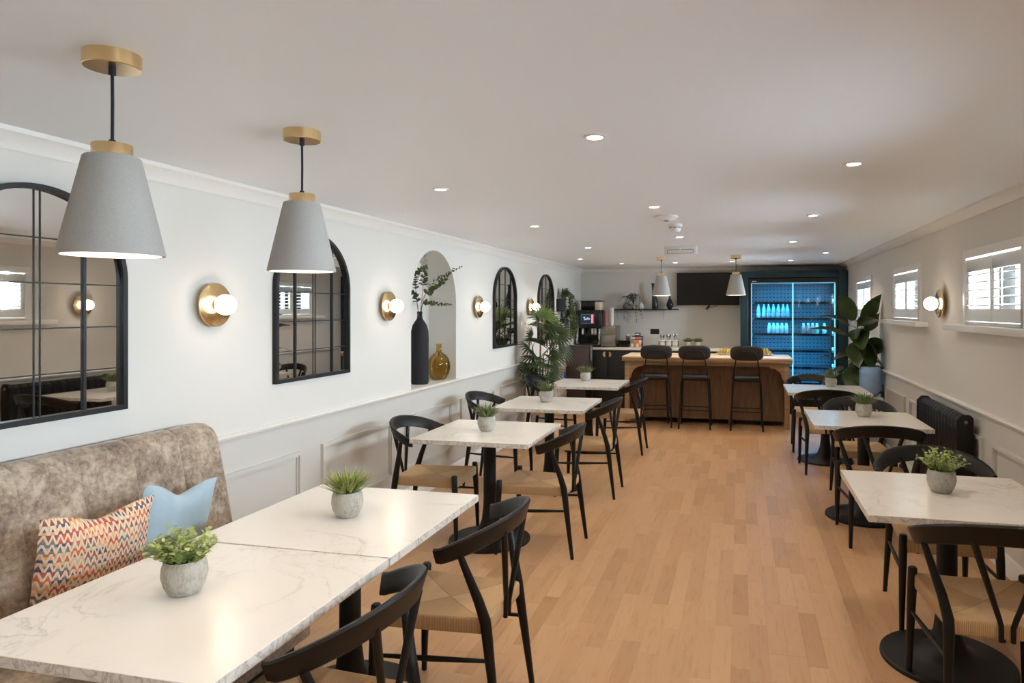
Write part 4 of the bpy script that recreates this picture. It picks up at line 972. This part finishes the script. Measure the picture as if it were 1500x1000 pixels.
MB().box(-0.045, 0.045, 0.035, 0.095, 0.1755, 0.225).build('tea_box', 'card_blue', t)
MB().box(-0.035, 0.035, 0.033, 0.0355, 0.19, 0.21).build('tea_box_name', 'plastic_white', t)
o = MB().box(-0.05, 0.05, -0.03, 0.03, 0, 0.035).build('card_holder', 'machine_black', None, 0.006, loc=(-1.35, 11.05, CT)); tag(o, 'low black holder on the worktop beside the cutlery rack', 'holder')
t = thing('cutlery_rack', 'black wire rack holding three white cutlery jars', 'rack', (-1.125, 11.08, CT))
for z in (0.02, 0.09):
    MB().tube([(-0.155, -0.045, z), (0.155, -0.045, z), (0.155, 0.045, z), (-0.155, 0.045, z), (-0.155, -0.045, z)], 0.003, 6).build('wire', 'black_metal', t)
for x in (-0.155, -0.052, 0.052, 0.155): MB().tube([(x, -0.045, 0), (x, -0.045, 0.09)], 0.003, 6).tube([(x, 0.045, 0), (x, 0.045, 0.09)], 0.003, 6).build('upright', 'black_metal', t)
for k, x in enumerate((-1.228, -1.125, -1.022)):
    j = MB().lathe([(0, 0), (0.036, 0), (0.040, 0.006), (0.040, 0.11), (0.037, 0.115), (0.036, 0.11), (0.036, 0.01), (0, 0.01)], 22).build('cutlery_jar', 'ceramic_white', None, loc=(x, 11.08, CT)); tag(j, 'white cylindrical jar of cutlery standing in the wire rack', 'jar', 'cutlery jars')
    for q in range(5 if k else 3):
        a = q*1.3+k; dx, dy = 0.020*math.cos(a), 0.016*math.sin(a); hgt = 0.185+0.012*((q*3+k) % 3)
        s = MB().tube([(0, 0, 0), (dx*0.9, dy*0.9, hgt*0.7)], 0.0028, 6).tube([(dx*0.9, dy*0.9, hgt*0.68), (dx, dy, hgt*0.8), (dx*1.1, dy*1.1, hgt*0.95), (dx*1.12, dy*1.12, hgt)], [0.003, 0.009, 0.010, 0.003], 8, True, 0.35)
        o = s.build('spoon', 'chrome' if q % 2 else 'card_brown', None, loc=(x+dx*0.3, 11.08+dy*0.3, CT+0.011)); tag(o, 'upright spoon sticking out of a white cutlery jar', 'spoon', 'spoons in the cutlery jars')
table_plant(-0.815, 11.08, CT, 'grass', 'small grey pot of dark spiky leaves on the worktop below the television', 'leaf_muted', 41, 0.85, 'twin pots on the worktop')
table_plant(-0.655, 11.08, CT, 'grass', 'small grey pot of dark spiky leaves on the worktop below the television', 'leaf_muted', 42, 0.85, 'twin pots on the worktop')

# shelf and what stands on it
SZ = 1.585
t = thing('wall_shelf', 'thin black shelf on white brackets on the end wall', 'shelf', (-1.53, YB, SZ))
MB().box(-0.55, 0.55, -0.23, 0, -0.018, 0).build('board', 'black_wood', t, 0.002)
for x in (-0.12, 0.30): MB().tube([(x, -0.19, -0.022), (x, -0.02, -0.024), (x, -0.008, -0.05), (x, -0.006, -0.17)], 0.006, 8).build('bracket', 'trim_paint', t)
t = thing('trailing_plant', 'dark brown-leaved trailing plant in a grey pot on the shelf', 'potted plant', (-1.72, 11.24, SZ))
MB().lathe([(0, 0), (0.05, 0), (0.062, 0.06), (0.062, 0.085), (0.056, 0.085), (0.055, 0.075), (0, 0.075)], 22).build('pot', 'concrete', t)
random.seed(8); m = MB()
for k in range(30):
    a = random.uniform(-PI, 0)-0.0; R = random.uniform(0.08, 0.24); l = random.uniform(-0.05, 0.24) if k % 3 else -0.02
    cx = math.cos(a)*R*0.95-0.04; cy = math.sin(a)*R*0.35-0.03
    p = [Vector((0, 0, 0.075)), Vector((cx*0.35, cy*0.4, 0.17+0.10*random.random())), Vector((cx*0.8, cy-0.02, 0.13+0.1*random.random())), Vector((cx, min(cy-0.10, -0.135), 0.02)), Vector((cx+0.01, min(cy-0.10, -0.135), -l))]
    if k % 3 == 0: p = p[:3]
    m.tube([interp(p, q/8) for q in range(9)], 0.0013, 4, False)
    for q in range(15):
        c = interp(p, 0.2+0.79*q/14); m.leaf(c, Vector((random.uniform(-1, 1), random.uniform(-1, 0.1), random.uniform(-0.7, 0.6))), Vector((0, 0, 1)), 0.026, 0.018, 0.1, 0.2, 2)
m.v = [(x, min(y, 0.09), z) for x, y, z in m.v]
m.build('foliage', 'leaf_dark', t, kind='stuff')
t = thing('white_jug', 'small white lidded jug on the shelf beside the trailing plant', 'jug', (-1.60, 11.22, SZ))
MB().lathe([(0, 0), (0.04, 0), (0.052, 0.03), (0.050, 0.06), (0.030, 0.088), (0.026, 0.10), (0, 0.105)], 24).build('body', 'ceramic_white', t)
MB().lathe([(0.008, 0.103), (0.012, 0.115), (0.006, 0.125), (0, 0.126)], 12).build('knob', 'ceramic_white', t)
MB().tube([(0.045, 0, 0.07), (0.075, 0, 0.065), (0.072, 0, 0.03), (0.05, 0, 0.025)], 0.006, 8).build('handle', 'ceramic_white', t)
o = MB().lathe([(0, 0), (0.045, 0), (0.050, 0.01), (0.048, 0.10), (0.040, 0.20), (0.024, 0.28), (0.020, 0.33), (0.026, 0.40), (0.030, 0.425), (0.024, 0.425), (0.016, 0.34), (0, 0.33)], 28)
o.v = [(x-0.05*max(0, (z-0.12)/0.3)**1.5+0.02*max(0, (z-0.30)/0.12), y, z) for x, y, z in o.v]
o = o.build('sculptural_vase', 'vase_gloss', None, loc=(-1.365, 11.22, SZ)); tag(o, 'tall slim leaning black vase on the shelf', 'vase')
o = MB().lathe([(0, 0), (0.030, 0), (0.042, 0.015), (0.056, 0.06), (0.054, 0.09), (0.034, 0.14), (0.018, 0.175), (0.017, 0.20), (0.024, 0.222), (0.019, 0.222), (0.012, 0.19), (0, 0.18)], 28).build('bulb_vase', 'vase_gloss', None, loc=(-1.12, 11.22, SZ)); tag(o, 'small teardrop black vase at the end of the shelf', 'vase')
t = thing('wall_socket', 'black double wall socket above the worktop', 'socket', (-1.38, YB, 1.21))
MB().box(-0.073, 0.073, -0.012, 0, -0.043, 0.043).build('plate', 'machine_black', t, 0.003)
for x in (-0.035, 0.035): MB().box(x-0.012, x+0.012, -0.016, -0.012, 0.010, 0.026).build('switch', 'cabinet_black', t)
t = thing('television', 'large flat black television mounted on the end wall', 'television', (-0.51, YB, 1.91))
MB().box(-0.50, 0.50, -0.075, -0.035, -0.265, 0.265).build('casing', 'machine_black', t, 0.004)
MB().box(-0.492, 0.492, -0.0765, -0.074, -0.250, 0.257).build('screen', 'tv_black', t)
MB().box(-0.2, 0.2, -0.036, 0, -0.12, 0.12).build('wall_mount', 'black_metal', t)
MB().tube([(0.02, -0.045, -0.265), (0.0, -0.04, -0.30), (-0.02, -0.035, -0.325), (0.03, -0.03, -0.30), (0.09, -0.03, -0.29), (0.14, -0.04, -0.275), (0.13, -0.05, -0.262)], 0.004, 6).build('cable', 'black_metal', t)
MB().obox((0.0, -0.035, -0.30), 0.03, 0.02, 0.09, Matrix.Rotation(0.7, 4, 'Y')).build('plug', 'machine_black', t)

# ------------------------------------------------------------------ drinks fridge in its teal surround
FY = 10.72
t = thing('fridge_surround', 'dark teal panelled surround framing the drinks fridge', 'surround', (0.78, FY, 0))
for a, b in ((-0.775, -0.655), (0.645, XR-0.785)): MB().box(a, b, 0, YB-FY-0.005, 0, 2.155).build('side_panel', 'teal_panel', t, 0.015, bseg=3)
MB().box(-0.655, 0.645, 0, YB-FY-0.005, 2.06, 2.155).build('top_panel', 'teal_panel', t, 0.004)
t = thing('drinks_fridge', 'blue lit glass-door drinks fridge set in the teal surround', 'fridge', (0.775, FY+0.02, 0))
W = 0.645; D = YB-FY-0.03
MB().box(-W, -W+0.035, 0.0, D, 0.0, 2.05).box(W-0.035, W, 0.0, D, 0.0, 2.05).box(-W+0.035, W-0.035, 0.0, D, 1.985, 2.05).box(-W+0.035, W-0.035, 0.0, D, 0.0, 0.22).build('cabinet', 'fridge_black', t)
MB().box(-W+0.035, W-0.035, D-0.03, D, 0.22, 1.985).build('back_panel', 'fridge_back', t)
SH = [0.47, 0.71, 0.96, 1.21, 1.45, 1.69]
for z in SH: 
    s = MB().box(-W+0.036, W-0.036, 0.07, D-0.031, z-0.012, z).build('shelf', 'fridge_shelf', t)
    MB().box(-W+0.036, W-0.036, 0.062, 0.07, z-0.028, z+0.004).build('price_rail', 'fridge_black', s)
    MB().box(W-0.075, W-0.045, 0.08, 0.12, z+0.006, z+0.05).build('shelf_clip', 'plastic_white', s)
for x in (-W+0.042, W-0.042):
    MB().box(x-0.006, x+0.006, 0.045, 0.06, 0.23, 1.975).build('led_strip', 'led_cyan', t)
MB().box(-W+0.05, W-0.05, 0.05, 0.065, 1.977, 1.983).build('led_strip', 'led_cyan', t)
for s in (-1, 1):
    a, b = sorted((s*0.004, s*(W-0.037)))
    d = MB().box(a, b, 0.012, 0.018, 0.225, 1.982).build('glass_door', 'door_glass', t)
    xs = sorted((s*0.002, s*0.009)); MB().box(xs[0], xs[1], 0.008, 0.024, 0.225, 1.982).build('door_edge', 'led_cyan', d)
    MB().box(s*0.040-0.012, s*0.040+0.012, -0.012, 0.010, 1.10, 1.34).build('door_handle', 'clear_glass', d, 0.003)
MB().box(-W+0.05, -W+0.11, -0.003, 0.0, 2.0, 2.012).build('badge', 'plastic_white', t)
for z in SH[1:]+[1.985]:
    lamp('fridge_light', 'AREA', (0, 0.12, z-0.03), 3.6, (0.04, 0.46, 0.86), t, shape='RECTANGLE', size=1.15, size_y=0.03)
for s in (-1, 1):
    l = lamp('fridge_light', 'AREA', (s*(W-0.06), 0.05, 1.1), 9.0, (0.04, 0.46, 0.86), t, shape='RECTANGLE', size=1.6, size_y=0.02)
    l.rotation_euler = (0, PI/2*s, 0)
def bottle_glass(x, z):
    t = thing('water_bottle', 'clear glass water bottle on a blue lit fridge shelf', 'bottle', (x, 10.93, z), 0, 'glass water bottles in the fridge')
    MB().lathe([(0, 0), (0.028, 0), (0.031, 0.005), (0.031, 0.11), (0.026, 0.14), (0.014, 0.175), (0.012, 0.205), (0, 0.205)], 16).build('body', 'bottle_glass', t)
    MB().lathe([(0.0135, 0.198), (0.0135, 0.218), (0, 0.218)], 12).build('cap', 'cap_blue_white', t)
    MB().lathe([(0.0316, 0.03), (0.0316, 0.075)], 16).build('paper_label', 'cap_blue_white', t)
for x in (0.279, 0.361, 0.432, 0.503, 0.574, 0.645, 0.706): bottle_glass(x, 1.45)
def bottle_milk(x, mat, label, grp):
    t = thing('juice_bottle', label, 'bottle', (x, 10.93, 1.21), 0, grp)
    MB().lathe([(0, 0), (0.027, 0), (0.030, 0.005), (0.030, 0.095), (0.026, 0.115), (0.017, 0.135), (0.017, 0.142), (0, 0.142)], 16).build('body', mat, t)
    MB().lathe([(0.019, 0.138), (0.019, 0.160), (0, 0.160)], 12).build('cap', 'plastic_white', t)
for x in (0.442, 0.503, 0.564, 0.628, 0.692): bottle_milk(x, 'milk_white', 'white smoothie bottle in the left-hand fridge bay beneath the water bottles', 'white bottles under the water bottles')
bottle_milk(0.946, 'milk_pink', 'pink smoothie bottle in a fridge row of pink and white bottles', 'pink bottles in the fridge')
bottle_milk(1.012, 'milk_pink', 'pink smoothie bottle in a fridge row of pink and white bottles', 'pink bottles in the fridge')
bottle_milk(1.076, 'milk_pink', 'pink smoothie bottle in a fridge row of pink and white bottles', 'pink bottles in the fridge')
bottle_milk(1.138, 'milk_yellow', 'cream yellow smoothie bottle at the end of the pink bottles', None)
bottle_milk(1.245, 'milk_white', 'single white smoothie bottle standing apart in the fridge', None)

# ------------------------------------------------------------------ bar island
t = thing('bar_island', 'oak bar island with arched brackets and pale top', 'bar', (-0.46, 9.32, 0))
BT = 0.935
MB().box(-1.13, 1.13, 0.0, 0.84, BT-0.018, BT).build('worktop', 'bar_top', t, 0.002)
MB().box(-1.13, 1.13, 0.0, 0.84, BT-0.066, BT-0.0185).build('worktop_edge', 'bar_edge', t, 0.002)
MB().box(-1.09, 1.09, 0.03, 0.055, BT-0.115, BT-0.0665).build('apron', 'bar_edge', t)
for s in (-1, 1):
    a, b = sorted((s*1.095, s*1.03))
    MB().box(a, b, 0.025, 0.09, 0, BT-0.067).build('leg', 'bar_edge', t, 0.003)
    MB().box(a, b, 0.75, 0.815, 0, BT-0.067).build('leg', 'bar_edge', t, 0.003)
    a, b = sorted((s*1.085, s*1.06))
    MB().box(a, b, 0.09, 0.75, 0.07, BT-0.067).build('side_panel', 'bar_wood', t)
    zt = BT-0.115
    poly = [(s*1.03, zt), (s*0.845, zt), (s*0.845, zt-0.022)]+[(s*(0.865+0.135*math.sin(PI/2*k/10)), zt-0.022-0.135*(1-math.cos(PI/2*k/10))) for k in range(11)]+[(s*1.012, zt-0.157), (s*1.012, zt-0.185), (s*1.03, zt-0.185)]
    MB().prism(poly, 'y', 0.030, 0.052).build('arch_bracket', 'bar_edge', t)
MB().box(-1.06, 1.06, 0.26, 0.285, 0.07, BT-0.067).build('front_panel', 'bar_wood', t)
for x in (-0.36, 0.33): MB().box(x-0.025, x+0.025, 0.235, 0.26, 0, BT-0.067).build('panel_post', 'bar_wood', t)
MB().box(-1.06, 1.06, 0.76, 0.78, 0.07, BT-0.067).build('back_panel', 'bar_wood', t)

def plate(x, y, label):
    t = MB().lathe([(0, 0.003), (0.06, 0.0), (0.075, 0.004), (0.125, 0.016), (0.128, 0.019), (0.124, 0.020), (0.075, 0.008), (0, 0.007)], 32).build('plate', 'ceramic_white', None, loc=(x, y, BT)); return tag(t, label, 'plate')
plate(-0.215, 9.92, 'white round plate of bananas beside the middle of the bar')
plate(0.335, 9.92, 'white round plate of bananas at the fridge end of the bar')
ban = MB(); K = 10
ban.tube([(0.085*math.sin(-0.95+1.9*q/K), 0.0, 0.085*(1-math.cos(-0.95+1.9*q/K))) for q in range(K+1)], [0.004, 0.010, 0.0145, 0.0165, 0.0175, 0.0175, 0.0175, 0.016, 0.0135, 0.008, 0.0045], 8)
ban_me = ban.mesh('banana'); ban_me.materials.append(MATS['banana_yellow'])
for px_, lab, grp in ((-0.215, 'ripe yellow banana on the plate beside the middle of the bar', 'bananas on the middle plate'), (0.335, 'ripe yellow banana on the plate at the fridge end of the bar', 'bananas on the fridge-end plate')):
    for k in range(8):
        if k < 5: x = px_-0.076+0.038*k; z = BT+0.027; r = (0, 0, PI/2+0.03*(k-2)); y = 9.92
        else: x = px_-0.038+0.038*(k-5); z = BT+0.063; r = (0, 0, PI/2+0.03*(k-6)); y = 9.91
        o = share('banana', ban_me, None, (x, y, z), r); tag(o, lab, 'banana', grp)

# ------------------------------------------------------------------ bar stools (local -y faces away from the bar)
def make_stool():
    t = thing('bar_stool', '', 'bar stool')
    m = MB(); ol = []
    for k in range(28):
        a = 2*PI*k/28; c, s_ = math.cos(a), math.sin(a); q = 2/3.2
        ol.append((0.195*math.copysign(abs(c)**q, c), 0.185*math.copysign(abs(s_)**q, s_)))
    for s, z in ((0.9, 0.655), (1.0, 0.665), (1.0, 0.690), (0.96, 0.703), (0.7, 0.706), (0.02, 0.700)): m.v += [(x*s, y*s, z) for x, y in ol]
    for i in range(5):
        for k in range(28): m.f.append((i*28+k, i*28+(k+1) % 28, (i+1)*28+(k+1) % 28, (i+1)*28+k))
    m.f += [tuple(range(28)), tuple(range(140, 168))]
    m.build('seat', 'stool_seat', t, angle=60)
    F = {}
    for sx in (-1, 1):
        for sy in (-1, 1):
            p = [(sx*0.160, sy*0.150, 0.658), (sx*0.178, sy*0.165, 0.60), (sx*0.205, sy*0.190, 0.0)]
            MB().tube(p, 0.0115, 10).build('leg', 'black_metal', t)
    z = 0.25; hx, hy = 0.194, 0.180
    for s_ in (-1, 1):
        MB().tube([(-hx, s_*hy, z), (hx, s_*hy, z)], 0.008, 8).build('footrest', 'black_metal', t)
        MB().tube([(s_*hx, -hy, z), (s_*hx, hy, z)], 0.008, 8).build('side_rail', 'black_metal', t)
    MB().tube([(-0.160, -0.150, 0.648), (0.160, -0.150, 0.648), (0.160, 0.150, 0.648), (-0.160, 0.150, 0.648), (-0.160, -0.150, 0.648)], 0.010, 8).build('seat_frame', 'black_metal', t)
    MB().tube([(-0.165, -0.13, 0.66), (-0.158, -0.19, 0.80), (-0.135, -0.236, 0.94), (-0.115, -0.252, 1.01), (-0.085, -0.256, 1.035), (0.085, -0.256, 1.035), (0.115, -0.252, 1.01), (0.135, -0.236, 0.94), (0.158, -0.19, 0.80), (0.165, -0.13, 0.66)], 0.0085, 10).build('back_frame', 'black_metal', t)
    m = MB(); n = 32; q = 2/3.6; ol = []
    for k in range(n):
        a = 2*PI*k/n; c, s_ = math.cos(a), math.sin(a); ol.append((0.210*math.copysign(abs(c)**q, c), 1.012+0.095*math.copysign(abs(s_)**q, s_)))
    for s, d in ((0.02, -0.022), (0.75, -0.022), (0.93, -0.016), (1.0, -0.004), (1.0, 0.006), (0.95, 0.018), (0.75, 0.026), (0.02, 0.028)):
        for (x, z) in ol: m.v.append((x*s, -0.222+d+0.5*x*x*s, 1.012+(z-1.012)*s))
    for i in range(7):
        for k in range(n): m.f.append((i*n+k, i*n+(k+1) % n, (i+1)*n+(k+1) % n, (i+1)*n+k))
    m.f += [tuple(range(n)), tuple(range(7*n, 8*n))]
    m.build('backrest', 'boucle', t, angle=60)
    return t
st = make_stool()
for i, (x, y, r, lab) in enumerate([(-1.13, 9.28, 0.22, 'black padded bar stool turned slightly, below the trailing shelf plant'), (-0.585, 9.29, 0.0, 'black padded bar stool in the middle of the bar'), (0.085, 9.29, 0.0, 'black padded bar stool beside the two banana plates')]):
    o = st if i == 0 else copy_tree(st)
    o.location = (x, y, 0); o.rotation_euler = (0, 0, r); o['label'] = lab
